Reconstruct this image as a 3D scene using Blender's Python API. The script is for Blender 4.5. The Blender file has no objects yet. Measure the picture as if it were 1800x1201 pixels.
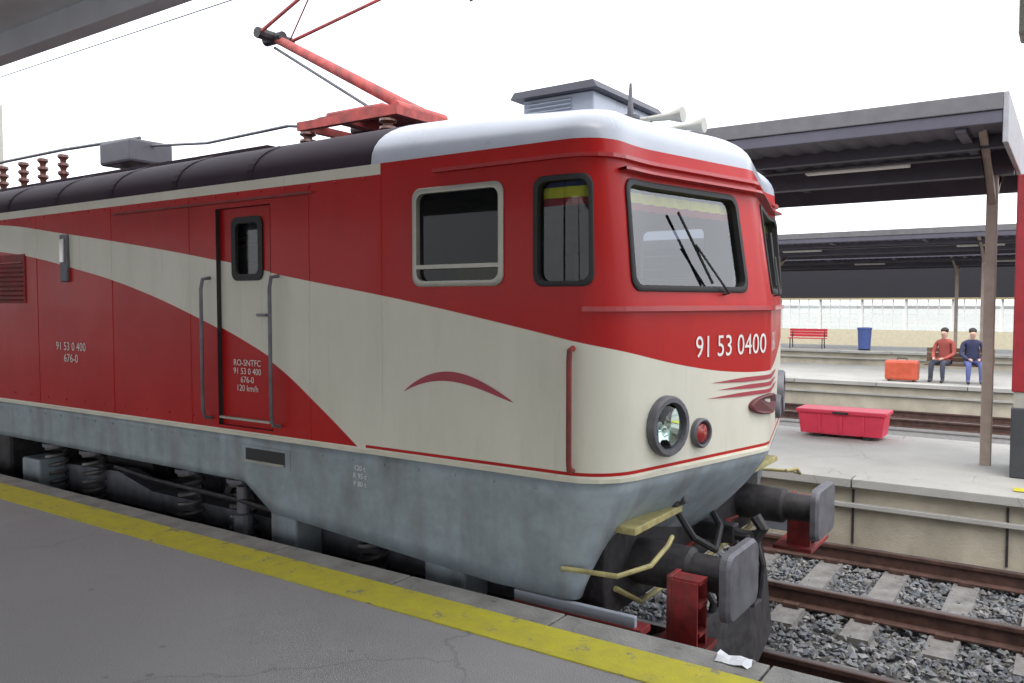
import bpy, bmesh, math, random
import numpy as np
from mathutils import Vector, Matrix
random.seed(7); np.random.seed(7)
scene = bpy.context.scene
col = scene.collection
R = math.radians

# ------------------------------------------------------------------ camera, sky, sun, exposure
YAW = 34.4
cam_d = bpy.data.cameras.new('camera'); cam = bpy.data.objects.new('camera', cam_d); col.objects.link(cam)
cam.location = (0, 0, 2.52); cam.rotation_euler = (R(90 - 2.68), 0, R(YAW))
cam_d.sensor_width = 36; cam_d.lens = 28.8; cam_d.clip_end = 3000; cam_d.clip_start = .05
scene.camera = cam

SUN_EL = R(66)
sun_vec = Vector((0.72, -0.69, 0)).normalized() * math.cos(SUN_EL) + Vector((0, 0, math.sin(SUN_EL)))
world = bpy.data.worlds.new('World'); scene.world = world; world.use_nodes = True
wn = world.node_tree.nodes; wl = world.node_tree.links
bg = wn['Background']; sky = wn.new('ShaderNodeTexSky'); sky.sky_type = 'NISHITA'; sky.sun_disc = False
sky.sun_elevation = SUN_EL; sky.sun_rotation = math.atan2(sun_vec.x, sun_vec.y)
sky.air_density = 1.0; sky.dust_density = 5.0; sky.ozone_density = 1.0; sky.altitude = 0
# a thin even cloud cover veils the blue sky
veil = wn.new('ShaderNodeMix'); veil.data_type = 'RGBA'; veil.inputs[0].default_value = .7; veil.inputs[7].default_value = (9.2, 9.4, 9.8, 1)
wl.new(sky.outputs[0], veil.inputs[6]); wl.new(veil.outputs[2], bg.inputs[0]); bg.inputs[1].default_value = 0.15
sl = bpy.data.lights.new('sun', 'SUN'); sl.energy = 0.5; sl.angle = R(45); sl.color = (1, .96, .9)
so = bpy.data.objects.new('sun', sl); col.objects.link(so); so.location = (0, 0, 30)
so.rotation_euler = (-sun_vec).to_track_quat('-Z', 'Y').to_euler()
scene.view_settings.view_transform = 'Standard'; scene.view_settings.look = 'None'
scene.view_settings.gamma = 1; scene.view_settings.exposure = 1.0
scene.cycles.max_bounces = 8; scene.cycles.transparent_max_bounces = 12
scene.cycles.caustics_reflective = False; scene.cycles.caustics_refractive = False

# ------------------------------------------------------------------ materials
MATS = {}
def mat(name, color, rough=.6, metal=0., var=.12, scale=6., bump=0., bscale=40., color2=None, spec=.5, coat=0., stretch=(1, 1, 1), dirt=0., dirtcol=(.08, .065, .05)):
    if name in MATS: return MATS[name]
    m = bpy.data.materials.new(name); m.use_nodes = True; N = m.node_tree.nodes; L = m.node_tree.links
    b = N['Principled BSDF']; b.inputs['Roughness'].default_value = rough; b.inputs['Metallic'].default_value = metal
    b.inputs['Specular IOR Level'].default_value = spec; b.inputs['Coat Weight'].default_value = coat; b.inputs['Coat Roughness'].default_value = .12
    tc = N.new('ShaderNodeTexCoord'); mp = N.new('ShaderNodeMapping'); mp.inputs['Scale'].default_value = stretch
    L.new(tc.outputs['Object'], mp.inputs[0])
    ns = N.new('ShaderNodeTexNoise'); ns.inputs['Scale'].default_value = scale; ns.inputs['Detail'].default_value = 7; ns.inputs['Roughness'].default_value = .62
    L.new(mp.outputs[0], ns.inputs[0])
    rp = N.new('ShaderNodeValToRGB'); c = color; c2 = color2 or tuple(max(0, x * (1 - 2 * var)) for x in c)
    c1 = c if color2 else tuple(min(1, x * (1 + var)) for x in c)
    rp.color_ramp.elements[0].position = .3; rp.color_ramp.elements[1].position = .7
    rp.color_ramp.elements[0].color = (*c2, 1); rp.color_ramp.elements[1].color = (*c1, 1)
    L.new(ns.outputs[0], rp.inputs[0])
    out = rp.outputs[0]
    if dirt:
        n2 = N.new('ShaderNodeTexNoise'); n2.inputs['Scale'].default_value = scale * .35; n2.inputs['Detail'].default_value = 9
        mp2 = N.new('ShaderNodeMapping'); mp2.inputs['Scale'].default_value = (2.2, 2.2, .35); L.new(tc.outputs['Object'], mp2.inputs[0]); L.new(mp2.outputs[0], n2.inputs[0])
        r2 = N.new('ShaderNodeMapRange'); r2.inputs[1].default_value = .45; r2.inputs[2].default_value = .75; r2.inputs[4].default_value = dirt
        L.new(n2.outputs[0], r2.inputs[0])
        mx = N.new('ShaderNodeMix'); mx.data_type = 'RGBA'; mx.inputs[7].default_value = (*dirtcol, 1)
        L.new(r2.outputs[0], mx.inputs[0]); L.new(out, mx.inputs[6]); out = mx.outputs[2]
    L.new(out, b.inputs['Base Color'])
    rr = N.new('ShaderNodeMapRange'); rr.inputs[3].default_value = max(.02, rough - .1); rr.inputs[4].default_value = min(1, rough + .12)
    L.new(ns.outputs[0], rr.inputs[0]); L.new(rr.outputs[0], b.inputs['Roughness'])
    if bump:
        nb = N.new('ShaderNodeTexNoise'); nb.inputs['Scale'].default_value = bscale; nb.inputs['Detail'].default_value = 6
        L.new(mp.outputs[0], nb.inputs[0]); bp = N.new('ShaderNodeBump'); bp.inputs['Strength'].default_value = bump; bp.inputs['Distance'].default_value = .02
        L.new(nb.outputs[0], bp.inputs['Height']); L.new(bp.outputs[0], b.inputs['Normal'])
    MATS[name] = m; return m

def glass_mat(name, tint=(.75, .82, .8), base=.1, ior=1.5):
    m = bpy.data.materials.new(name); m.use_nodes = True; N = m.node_tree.nodes; L = m.node_tree.links
    N.remove(N['Principled BSDF']); out = N['Material Output']
    t = N.new('ShaderNodeBsdfTransparent'); t.inputs[0].default_value = (*tint, 1)
    g = N.new('ShaderNodeBsdfGlossy'); g.inputs['Roughness'].default_value = .02; g.inputs[0].default_value = (1, 1, 1, 1)
    f = N.new('ShaderNodeFresnel'); f.inputs[0].default_value = ior
    mr = N.new('ShaderNodeMath'); mr.operation = 'ADD'; mr.inputs[1].default_value = base; mr.use_clamp = True
    mx = N.new('ShaderNodeMixShader'); L.new(f.outputs[0], mr.inputs[0]); L.new(mr.outputs[0], mx.inputs[0])
    L.new(t.outputs[0], mx.inputs[1]); L.new(g.outputs[0], mx.inputs[2]); L.new(mx.outputs[0], out.inputs[0])
    return m

RED = (.40, .007, .009); CREAM = (.66, .64, .53); GREY = (.29, .345, .38)
M_white = mat('cream_paint', CREAM, .38, var=.05, scale=3, coat=.25, dirt=.18)
M_grey = mat('grey_frame_paint', GREY, .5, var=.12, scale=7, dirt=.55, bump=.06, bscale=14, dirtcol=(.11, .085, .06))
M_red = mat('red_paint', RED, .36, var=.08, scale=3, coat=.3)
M_redtrim = mat('dull_red_paint', (.27, .025, .025), .6, var=.25, scale=12, dirt=.6)
M_roof = mat('dark_roof_paint', (.026, .014, .024), .7, spec=.2, var=.15, scale=2, dirt=.4, dirtcol=(.03, .025, .025))
M_cabroof = mat('white_roof_paint', (.43, .465, .53), .28, var=.05, scale=2, coat=.15, dirt=.1)
M_black = mat('black_rubber', (.02, .02, .022), .6)
M_iron = mat('greasy_iron', (.05, .047, .05), .55, metal=.3, var=.3, scale=12, bump=.1)
M_steel = mat('worn_steel', (.45, .45, .47), .35, metal=.9, var=.2)
M_steelgrey = mat('grey_cast_steel', (.15, .15, .17), .5, metal=.3, var=.2, scale=9)
M_springs = mat('spring_steel', (.16, .15, .15), .45, metal=.4, var=.25)
M_yellow = mat('yellow_paint', (.42, .37, .16), .55, var=.2, scale=14)
M_pink = mat('pantograph_red_paint', (.46, .085, .075), .6, var=.25, scale=9, dirt=.5)
M_insul = mat('brown_insulator', (.14, .05, .035), .25, coat=.4)
M_lamp = mat('lamp_glass', (.5, .5, .46), .12, var=.05, coat=1)
M_chrome = mat('chrome', (.7, .7, .7), .15, metal=1, var=.05)
M_alu = mat('aluminium_frame', (.42, .41, .36), .4, metal=.35, var=.08)
M_cab = mat('cab_interior', (.16, .16, .15), .8)
M_blue = mat('valance_blue', (.02, .03, .13), .8); M_yel = mat('valance_yellow', (.8, .7, .03), .8); M_vred = mat('valance_red', (.4, .02, .03), .8)
M_glass = glass_mat('cab_glass', (.72, .8, .78), .0, 1.38)
M_dark = glass_mat('dark_cab_glass', (.12, .125, .16), .0, 1.28)
M_wind = glass_mat('windscreen_glass', (.8, .86, .86), .07)
M_white_print = mat('white_print', (.78, .77, .74), .6, var=.05)
M_red_print = mat('red_print', (.36, .04, .06), .5, var=.05)
M_maroon = mat('maroon_badge', (.12, .02, .025), .4)

# ------------------------------------------------------------------ mesh builder
class MB:
    def __init__(s): s.v = []; s.f = []; s.smooth = False
    def add(s, vs, fs):
        o = len(s.v); s.v += [tuple(p) for p in vs]; s.f += [tuple(i + o for i in f) for f in fs]; return s
    def box(s, x0, x1, y0, y1, z0, z1, b=0.):
        if b <= 0:
            vs = [(x, y, z) for z in (z0, z1) for (x, y) in ((x0, y0), (x1, y0), (x1, y1), (x0, y1))]
            return s.add(vs, [(3, 2, 1, 0), (4, 5, 6, 7), (0, 1, 5, 4), (1, 2, 6, 5), (2, 3, 7, 6), (3, 0, 4, 7)])
        bm = bmesh.new(); bmesh.ops.create_cube(bm, size=1)
        for v in bm.verts: v.co = Vector(((x0 + x1) / 2 + v.co.x * (x1 - x0), (y0 + y1) / 2 + v.co.y * (y1 - y0), (z0 + z1) / 2 + v.co.z * (z1 - z0)))
        bmesh.ops.bevel(bm, geom=bm.edges[:], offset=b, segments=2, affect='EDGES', profile=.5)
        bm.verts.index_update(); s.add([v.co[:] for v in bm.verts], [[v.index for v in f.verts] for f in bm.faces]); bm.free(); return s
    def tube(s, pts, r, n=8, cap=True):
        pts = [Vector(p) for p in pts]; rs = r if isinstance(r, (list, tuple)) else [r] * len(pts)
        rings = []; up = None
        for i, p in enumerate(pts):
            d = (pts[min(i + 1, len(pts) - 1)] - pts[max(i - 1, 0)]).normalized()
            if up is None: up = Vector((0, 0, 1)) if abs(d.z) < .9 else Vector((1, 0, 0))
            a = d.cross(up).normalized(); b = a.cross(d).normalized(); up = b
            rings.append([p + (a * math.cos(2 * math.pi * k / n) + b * math.sin(2 * math.pi * k / n)) * rs[i] for k in range(n)])
        vs = [q for r_ in rings for q in r_]; fs = []
        for i in range(len(rings) - 1):
            for k in range(n): fs.append((i * n + k, i * n + (k + 1) % n, (i + 1) * n + (k + 1) % n, (i + 1) * n + k))
        if cap: fs.append(tuple(range(n))[::-1]); fs.append(tuple((len(rings) - 1) * n + k for k in range(n)))
        return s.add(vs, fs)
    def lathe(s, c, axis, prof, n=20):       # prof: (offset along axis, radius)
        c = Vector(c); ax = Vector(axis).normalized(); u = Vector((0, 0, 1)) if abs(ax.z) < .9 else Vector((1, 0, 0))
        a = ax.cross(u).normalized(); b = ax.cross(a).normalized(); vs = []; fs = []
        for (o, r) in prof:
            for k in range(n): vs.append(c + ax * o + (a * math.cos(2 * math.pi * k / n) + b * math.sin(2 * math.pi * k / n)) * r)
        for i in range(len(prof) - 1):
            for k in range(n): fs.append((i * n + k, i * n + (k + 1) % n, (i + 1) * n + (k + 1) % n, (i + 1) * n + k))
        fs.append(tuple(range(n))[::-1]); fs.append(tuple((len(prof) - 1) * n + k for k in range(n)))
        return s.add(vs, fs)
    def prism(s, poly, axis, a0, a1):        # poly in the two other axes, extruded along axis
        n = len(poly); vs = []
        for a in (a0, a1):
            for (p, q) in poly:
                vs.append({'x': (a, p, q), 'y': (p, a, q), 'z': (p, q, a)}[axis])
        fs = [tuple(range(n))[::-1], tuple(range(n, 2 * n))] + [(k, (k + 1) % n, n + (k + 1) % n, n + k) for k in range(n)]
        return s.add(vs, fs)
    def build(s, name, m, parent=None, org=(0, 0, 0), smooth=False, angle=40):
        me = bpy.data.meshes.new(name); o3 = Vector(org)
        me.from_pydata([tuple(Vector(p) - o3) for p in s.v], [], s.f); me.validate(); me.update()
        bm = bmesh.new(); bm.from_mesh(me); bmesh.ops.recalc_face_normals(bm, faces=bm.faces); bm.to_mesh(me); bm.free()
        me.materials.append(m)
        o = bpy.data.objects.new(name, me); col.objects.link(o)
        if parent: o.parent = parent
        else: o.location = o3
        if smooth:
            for p in me.polygons: p.use_smooth = True
            me.set_sharp_from_angle(angle=R(angle))
        return o

def empty(name, loc):
    o = bpy.data.objects.new(name, None); col.objects.link(o); o.location = loc; o.empty_display_size = .2; return o
def tag(o, label=None, cat=None, group=None, kind=None):
    if label: o['label'] = label
    if cat: o['category'] = cat
    if group: o['group'] = group
    if kind: o['kind'] = kind
    return o
def copy_tree(o, parent=None):
    c = o.copy(); col.objects.link(c); c.parent = parent
    for ch in o.children: copy_tree(ch, c)
    return c
def text_geo(body, size, align='CENTER', spacing=1.0):
    cu = bpy.data.curves.new('t', 'FONT'); cu.body = body; cu.size = size; cu.align_x = align; cu.space_line = spacing; cu.resolution_u = 3
    o = bpy.data.objects.new('t', cu); col.objects.link(o)
    me = bpy.data.meshes.new_from_object(o.evaluated_get(bpy.context.evaluated_depsgraph_get()))
    vs = [v.co[:] for v in me.vertices]; fs = [tuple(p.vertices) for p in me.polygons]
    bpy.data.objects.remove(o); bpy.data.curves.remove(cu); bpy.data.meshes.remove(me); return vs, fs

# ------------------------------------------------------------------ setting: ground
GZ = -.2
g = MB(); g.add([(-600, -400, GZ - .06), (600, -400, GZ - .06), (600, 900, GZ - .06), (-600, 900, GZ - .06)], [(0, 1, 2, 3)])
M_ballast = mat('ballast_ground', (.20, .195, .185), .9, var=.3, scale=18, bump=.8, bscale=30, color2=(.09, .088, .085))
tag(g.build('ground', M_ballast), kind='structure')

# near platform with asphalt, coping slabs, yellow line
PZ = 1.0; PE = 3.40
M_asph = mat('platform_asphalt', (.37, .36, .355), .85, scale=1.6, bump=.5, bscale=190, color2=(.30, .29, .288))
M_coping = mat('coping_concrete', (.30, .295, .275), .85, var=.15, scale=5, bump=.3, bscale=60, dirt=.3)
M_face = mat('platform_face_concrete', (.36, .33, .27), .85, var=.15, scale=3, bump=.3, dirt=.35)
def weather_floor(m, crack=.5, stain=.5, patch=True):
    N = m.node_tree.nodes; L = m.node_tree.links; b = N['Principled BSDF']; src = b.inputs['Base Color'].links[0].from_socket
    tc = N.new('ShaderNodeTexCoord'); wp = N.new('ShaderNodeTexNoise'); wp.inputs['Scale'].default_value = 1.7; wp.inputs['Detail'].default_value = 6; L.new(tc.outputs['Object'], wp.inputs[0])
    ad = N.new('ShaderNodeVectorMath'); ad.operation = 'MULTIPLY_ADD'; ad.inputs[1].default_value = (.9, .9, 0); L.new(wp.outputs['Color'], ad.inputs[0]); L.new(tc.outputs['Object'], ad.inputs[2])
    vo = N.new('ShaderNodeTexVoronoi'); vo.feature = 'DISTANCE_TO_EDGE'; vo.inputs['Scale'].default_value = .42; L.new(ad.outputs[0], vo.inputs[0])
    cr = N.new('ShaderNodeMapRange'); cr.inputs[1].default_value = .0; cr.inputs[2].default_value = .006; cr.inputs[3].default_value = crack; cr.inputs[4].default_value = 0; L.new(vo.outputs['Distance'], cr.inputs[0])
    st = N.new('ShaderNodeTexNoise'); st.inputs['Scale'].default_value = .8; st.inputs['Detail'].default_value = 10; st.inputs['Roughness'].default_value = .7; L.new(tc.outputs['Object'], st.inputs[0])
    sr = N.new('ShaderNodeMapRange'); sr.inputs[1].default_value = .52; sr.inputs[2].default_value = .72; sr.inputs[4].default_value = stain; L.new(st.outputs[0], sr.inputs[0])
    gm = N.new('ShaderNodeTexVoronoi'); gm.inputs['Scale'].default_value = 3.2; gm.inputs['Randomness'].default_value = 1; L.new(tc.outputs['Object'], gm.inputs[0])
    gr = N.new('ShaderNodeMapRange'); gr.inputs[1].default_value = .045; gr.inputs[2].default_value = .065; gr.inputs[3].default_value = .35; gr.inputs[4].default_value = 0; L.new(gm.outputs['Distance'], gr.inputs[0])
    a = N.new('ShaderNodeMath'); a.operation = 'MAXIMUM'; L.new(cr.outputs[0], a.inputs[0]); L.new(gr.outputs[0], a.inputs[1])
    c = N.new('ShaderNodeMath'); c.operation = 'MAXIMUM'; L.new(a.outputs[0], c.inputs[0]); L.new(sr.outputs[0], c.inputs[1])
    mx = N.new('ShaderNodeMix'); mx.data_type = 'RGBA'; mx.inputs[7].default_value = (.085, .08, .08, 1); L.new(c.outputs[0], mx.inputs[0]); L.new(src, mx.inputs[6])
    fg = N.new('ShaderNodeTexNoise'); fg.inputs['Scale'].default_value = 220; fg.inputs['Detail'].default_value = 2; L.new(tc.outputs['Object'], fg.inputs[0])
    fr = N.new('ShaderNodeMapRange'); fr.inputs[1].default_value = .3; fr.inputs[2].default_value = .7; fr.inputs[3].default_value = .6; fr.inputs[4].default_value = 1.4; L.new(fg.outputs[0], fr.inputs[0])
    vm = N.new('ShaderNodeVectorMath'); vm.operation = 'SCALE'; L.new(mx.outputs[2], vm.inputs[0]); L.new(fr.outputs[0], vm.inputs['Scale']); L.new(vm.outputs[0], b.inputs['Base Color'])
weather_floor(M_asph, .3, .22); weather_floor(M_coping, .25, .35)
pl = tag(MB().box(-90, 40, -7.5, PE - .42, GZ - .2, PZ).build('platform', M_asph), kind='structure')
MB().box(-90, 40, PE - .418, PE - .1, GZ - .2, PZ - .18).build('platform_wall', M_face, pl)
slab = None
for k in range(60):
    x0 = -34 + k * 1.0
    if slab is None:
        slab = MB().box(0, .988, 0, .415, -.16, .0, .006).build('coping_slab', M_coping, pl); o = slab
    else:
        o = slab.copy(); col.objects.link(o)
    o.location = (x0, PE - .415, PZ + random.uniform(-.002, .003)); o.rotation_euler = (random.uniform(-.002, .002), 0, 0)
M_line = mat('yellow_line_paint', (.60, .54, .035), .75, scale=9, bump=.25, bscale=120, color2=(.46, .41, .045))
def worn(m, base, thr=.62):    # worn patches where the paint is gone
    N = m.node_tree.nodes; L = m.node_tree.links; b = N['Principled BSDF']; src = b.inputs['Base Color'].links[0].from_socket
    tc = N.new('ShaderNodeTexCoord'); n = N.new('ShaderNodeTexNoise'); n.inputs['Scale'].default_value = 7; n.inputs['Detail'].default_value = 12; n.inputs['Roughness'].default_value = .75
    L.new(tc.outputs['Object'], n.inputs[0]); r = N.new('ShaderNodeMapRange'); r.inputs[1].default_value = thr; r.inputs[2].default_value = thr + .05; r.inputs[4].default_value = .8; L.new(n.outputs[0], r.inputs[0])
    mx = N.new('ShaderNodeMix'); mx.data_type = 'RGBA'; mx.inputs[7].default_value = (*base, 1); L.new(r.outputs[0], mx.inputs[0]); L.new(src, mx.inputs[6]); L.new(mx.outputs[2], b.inputs['Base Color'])
worn(M_line, (.2, .19, .18), .57)
MB().box(-60, 20, 2.955, 2.982, PZ - .02, PZ + .0035).build('line_edge', M_line, pl)
MB().box(-60, 20, 2.955, 3.215, PZ + .003, PZ + .006).build('yellow_line', M_line, pl)

# tracks
M_rail = mat('rusty_rail', (.085, .042, .032), .7, var=.3, scale=8, bump=.2)
M_railtop = mat('rail_head', (.10, .075, .07), .45, metal=.4, var=.2)
M_sleeper = mat('concrete_sleeper', (.20, .195, .185), .85, var=.2, scale=8, bump=.3, dirt=.3)
prof = [(-.075, -.172), (.075, -.172), (.075, -.16), (.012, -.145), (.010, -.045), (.035, -.035), (.036, -.004), (.03, 0), (-.03, 0), (-.036, -.004), (-.035, -.035), (-.010, -.045), (-.012, -.145), (-.075, -.16)]
sleeper_mesh = None
def track(yc, x0, x1, sl0, sl1):
    global sleeper_mesh
    t = tag(empty('railway_track', (0, yc, 0)), kind='structure')
    for sg in (-1, 1):
        o = MB().prism([(p + yc + sg * .7525, q) for p, q in prof], 'x', x0, x1).build('rail', M_rail, t, (0, yc, 0))
        MB().box(x0, x1, yc + sg * .7525 - .027, yc + sg * .7525 + .027, -.004, .0015).build('running_surface', M_railtop, o, (0, yc, 0))
    x = sl0
    while x < sl1:
        if sleeper_mesh is None:
            m = MB(); m.prism([(-.15, -.34), (.15, -.34), (.11, -.175), (-.11, -.175)], 'y', -1.25, 1.25); o = m.build('sleeper', M_sleeper, t); sleeper_mesh = o.data
            m = MB()
        else:
            o = bpy.data.objects.new('sleeper', sleeper_mesh); col.objects.link(o); o.parent = t
        o.location = (x + random.uniform(-.02, .02), 0, random.uniform(-.01, .004)); o.rotation_euler = (0, 0, random.uniform(-.01, .01))
        for sg in (-1, 1):
            for e in (-1, 1):
                c = MB().box(x - .07, x + .07, yc + sg * .7525 + e * .1 - .035, yc + sg * .7525 + e * .1 + .035, -.18, -.13, .01).build('rail_clip', M_rail, o, (x, yc, 0))
        x += .62
    return t
track(5.11, -90, 60, -3.2, 4.5)
track(8.15, -90, 60, -4.5, 6)
track(16.0, -90, 60, 100, 0); track(20.2, -90, 60, 100, 0)
track(-10.5, -90, 60, 100, 0); track(31, -90, 60, 100, 0)

# ballast stones (nobody could count them)
def stones(n, xr, yr, name, zb=GZ - .045, smin=.018, smax=.042):
    base = np.array([(1, 0, 0), (-1, 0, 0), (0, 1, 0), (0, -1, 0), (0, 0, 1), (0, 0, -1)], float)
    tri = np.array([(0, 2, 4), (2, 1, 4), (1, 3, 4), (3, 0, 4), (2, 0, 5), (1, 2, 5), (3, 1, 5), (0, 3, 5)])
    V = np.repeat(base[None], n, 0) * np.random.uniform(.6, 1.25, (n, 6, 1)) + np.random.normal(0, .16, (n, 6, 3))
    th = np.random.uniform(0, 6.28, n); ph = np.random.uniform(-.9, .9, n)
    c, s = np.cos(th), np.sin(th); x = V[..., 0] * c[:, None] - V[..., 1] * s[:, None]; y = V[..., 0] * s[:, None] + V[..., 1] * c[:, None]; z = V[..., 2]
    c, s = np.cos(ph)[:, None], np.sin(ph)[:, None]; y, z = y * c - z * s, y * s + z * c
    sc = np.random.uniform(smin, smax, n)[:, None]; V = np.stack([x, y, z * .8], -1) * sc[..., None]
    px = np.random.uniform(*xr, n); py = np.random.uniform(*yr, n)
    V += np.stack([px, py, zb + np.random.uniform(.0, .055, n)], -1)[:, None]
    F = (tri[None] + (np.arange(n) * 6)[:, None, None]).reshape(-1, 3)
    me = bpy.data.meshes.new(name); me.from_pydata(V.reshape(-1, 3).tolist(), [], F.tolist()); me.update()
    o = bpy.data.objects.new(name, me); col.objects.link(o)
    m = bpy.data.materials.get('ballast_stone')
    if not m:
        m = bpy.data.materials.new('ballast_stone'); m.use_nodes = True; N = m.node_tree.nodes; L = m.node_tree.links
        gi = N.new('ShaderNodeNewGeometry'); rp = N.new('ShaderNodeValToRGB'); e = rp.color_ramp.elements
        e[0].color = (.10, .108, .122, 1); e[1].color = (.27, .27, .27, 1)
        for p, c3 in ((.3, (.15, .16, .178)), (.5, (.175, .168, .155)), (.7, (.17, .186, .195)), (.88, (.205, .20, .20))):
            q = e.new(p); q.color = (*c3, 1)
        L.new(gi.outputs['Random Per Island'], rp.inputs[0]); L.new(rp.outputs[0], N['Principled BSDF'].inputs['Base Color']); N['Principled BSDF'].inputs['Roughness'].default_value = .85
    me.materials.append(m); return o
s1 = stones(26000, (-4.2, 3.4), (3.6, 9.55), 'ballast')
tag(s1, 'grey ballast stones filling the tracks', 'ballast', kind='stuff')

# ------------------------------------------------------------------ locomotive surface
LC = 5.11; HW = 1.5; XM = -10.85            # centre line, half width, middle of the locomotive
XR = -1.55; RAKE = R(13.6)
def plan():
    sh = Vector((XR - HW * math.tan(RAKE), HW)); ridge = Vector((XR, 0))
    d1 = Vector((1, 0)); d2 = (ridge - sh).normalized(); Rf = .30
    ang = math.acos(d1.dot(d2)); tl = Rf * math.tan(ang / 2)
    pts = [Vector((XM, HW))]; a = sh - d1 * tl; ctr = a + Vector((0, -Rf))
    n = 10
    for k in range(n + 1):
        t = math.pi / 2 - ang * k / n; pts.append(ctr + Vector((math.cos(t), math.sin(t))) * Rf)
    # ridge rounding
    rr = .38; tl2 = rr * math.tan((math.pi / 2 - math.acos(abs(d2.y))) * 0 + RAKE / 2 * 1.0) * 1.0
    b = ridge - d2 * (rr * math.tan(RAKE / 2) * 1.0 * 2)
    pts.append(b)
    end = Vector((XR - .012, 0)); mid = (b + end) / 2 + Vector((.006, 0)); pts += [mid, end]
    return pts, a
PL, PA = plan()
CUM = [0]
for i in range(1, len(PL)): CUM.append(CUM[-1] + (PL[i] - PL[i - 1]).length)
S0 = -2.5 - XM                       # arc length at X = -2.5 is s = 0
SMAX = CUM[-1] - S0; STAN = PA.x + 2.5; SCOR = STAN + .30 * math.acos(math.sin(RAKE))
def w_front(s):
    t = min(1, max(0, (s - STAN + .02) / .75)); return t * t * (3 - 2 * t)
def shift(z):
    if z < 1.60: return -.52 * ((1.60 - z) / .6) ** 1.35
    if z > 2.49: return -(z - 2.49) * .15
    return .0
def P2(s):
    c = s + S0; i = 0
    while i < len(CUM) - 2 and CUM[i + 1] < c: i += 1
    t = (c - CUM[i]) / (CUM[i + 1] - CUM[i]); return PL[i].lerp(PL[i + 1], t)
def P(s, z, off=0.):
    """point on the near front quarter; beyond the ridge it goes on round the far side"""
    mir = s > SMAX
    if mir: s = 2 * SMAX - s
    def raw(s, z):
        p = P2(s); hh = p.y
        if z < 1.60 and s < STAN + .4: pass
        return Vector((p.x + shift(z) * w_front(s), LC - hh, z))
    q = raw(s, z)
    if off:
        e = .004; s_ = min(s, SMAX - e); a = raw(s_ + e, z) - raw(s_ - e, z); b = raw(s_, z + e) - raw(s_, z - e)
        q = q + a.cross(b).normalized() * off
    if mir: q.y = 2 * LC - q.y
    return q
def s_of_h(h): return SMAX - h / math.cos(RAKE)
def s_of_x(x): return x + 2.5

Z0, Z1 = 1.60, 3.35
WIN = (s_of_x(-3.15), s_of_x(-2.54), 2.63, 3.16)          # cab side window
QTR = (s_of_x(-2.32), s_of_x(-2.00), 2.62, 3.16)          # narrow quarter window
SCR = (s_of_h(1.27), s_of_h(.24), 2.60, 3.15)             # windscreen
DOOR = (s_of_x(-5.00), s_of_x(-4.42), 1.66, 3.18)
OPEN = [WIN, QTR, SCR, DOOR]
root = empty('locomotive', (XM, LC, 0)); ORG = (XM, LC, 0)
tag(root, 'red, cream and grey electric locomotive standing at the yellow-lined platform', 'locomotive')

def quads(fn, cols_, rows, skip, mirror=True, only=None):
    """grid of fn(s,z) with skipped openings, mirrored to the four quarters; returns builder and s attribute"""
    m = MB(); att = []
    for (mx, my) in ((0, 0), (1, 0), (0, 1), (1, 1)):
        if not mirror and (mx or my): continue
        if only is not None and mx != only: continue
        vs = []
        for s in cols_:
            for z in rows:
                p = fn(s, z).copy()
                if mx: p.x = 2 * XM - p.x
                if my: p.y = 2 * LC - p.y
                vs.append(p); att.append(s)
        nr = len(rows); fs = []
        for i in range(len(cols_) - 1):
            for j in range(nr - 1):
                sc, zc = (cols_[i] + cols_[i + 1]) / 2, (rows[j] + rows[j + 1]) / 2
                if any(a < sc < b and c < zc < d for a, b, c, d in skip): continue
                fs.append((i * nr + j, (i + 1) * nr + j, (i + 1) * nr + j + 1, i * nr + j + 1))
        m.add(vs, fs)
    return m, att
def attr(o, att):
    a = o.data.attributes.new('s', 'FLOAT', 'POINT'); a.data.foreach_set('value', att)
smin = -S0
base_cols = list(np.linspace(smin, STAN - .02, 34)) + list(np.linspace(STAN, SCOR, 9)) + list(np.linspace(SCOR + .06, SMAX - .1, 16)) + [SMAX - .06, SMAX - .03, SMAX]
cols_ = sorted(set(round(float(c), 5) for c in base_cols + [v for o in OPEN for v in o[:2]] + [round(SMAX, 5)]))
cols_ = [c for i, c in enumerate(cols_) if i == 0 or c - cols_[i - 1] > .004 or any(abs(c - v) < 1e-4 for o in OPEN for v in o[:2])]
rows = sorted(set([Z0, 1.63, 1.66, 1.75, 1.9, 2.1, 2.3, 2.45, 2.49, 2.53, 2.60, 2.62, 2.63, 2.8, 3.0, 3.15, 3.16, 3.18, 3.24, 3.3, Z1]))

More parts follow.
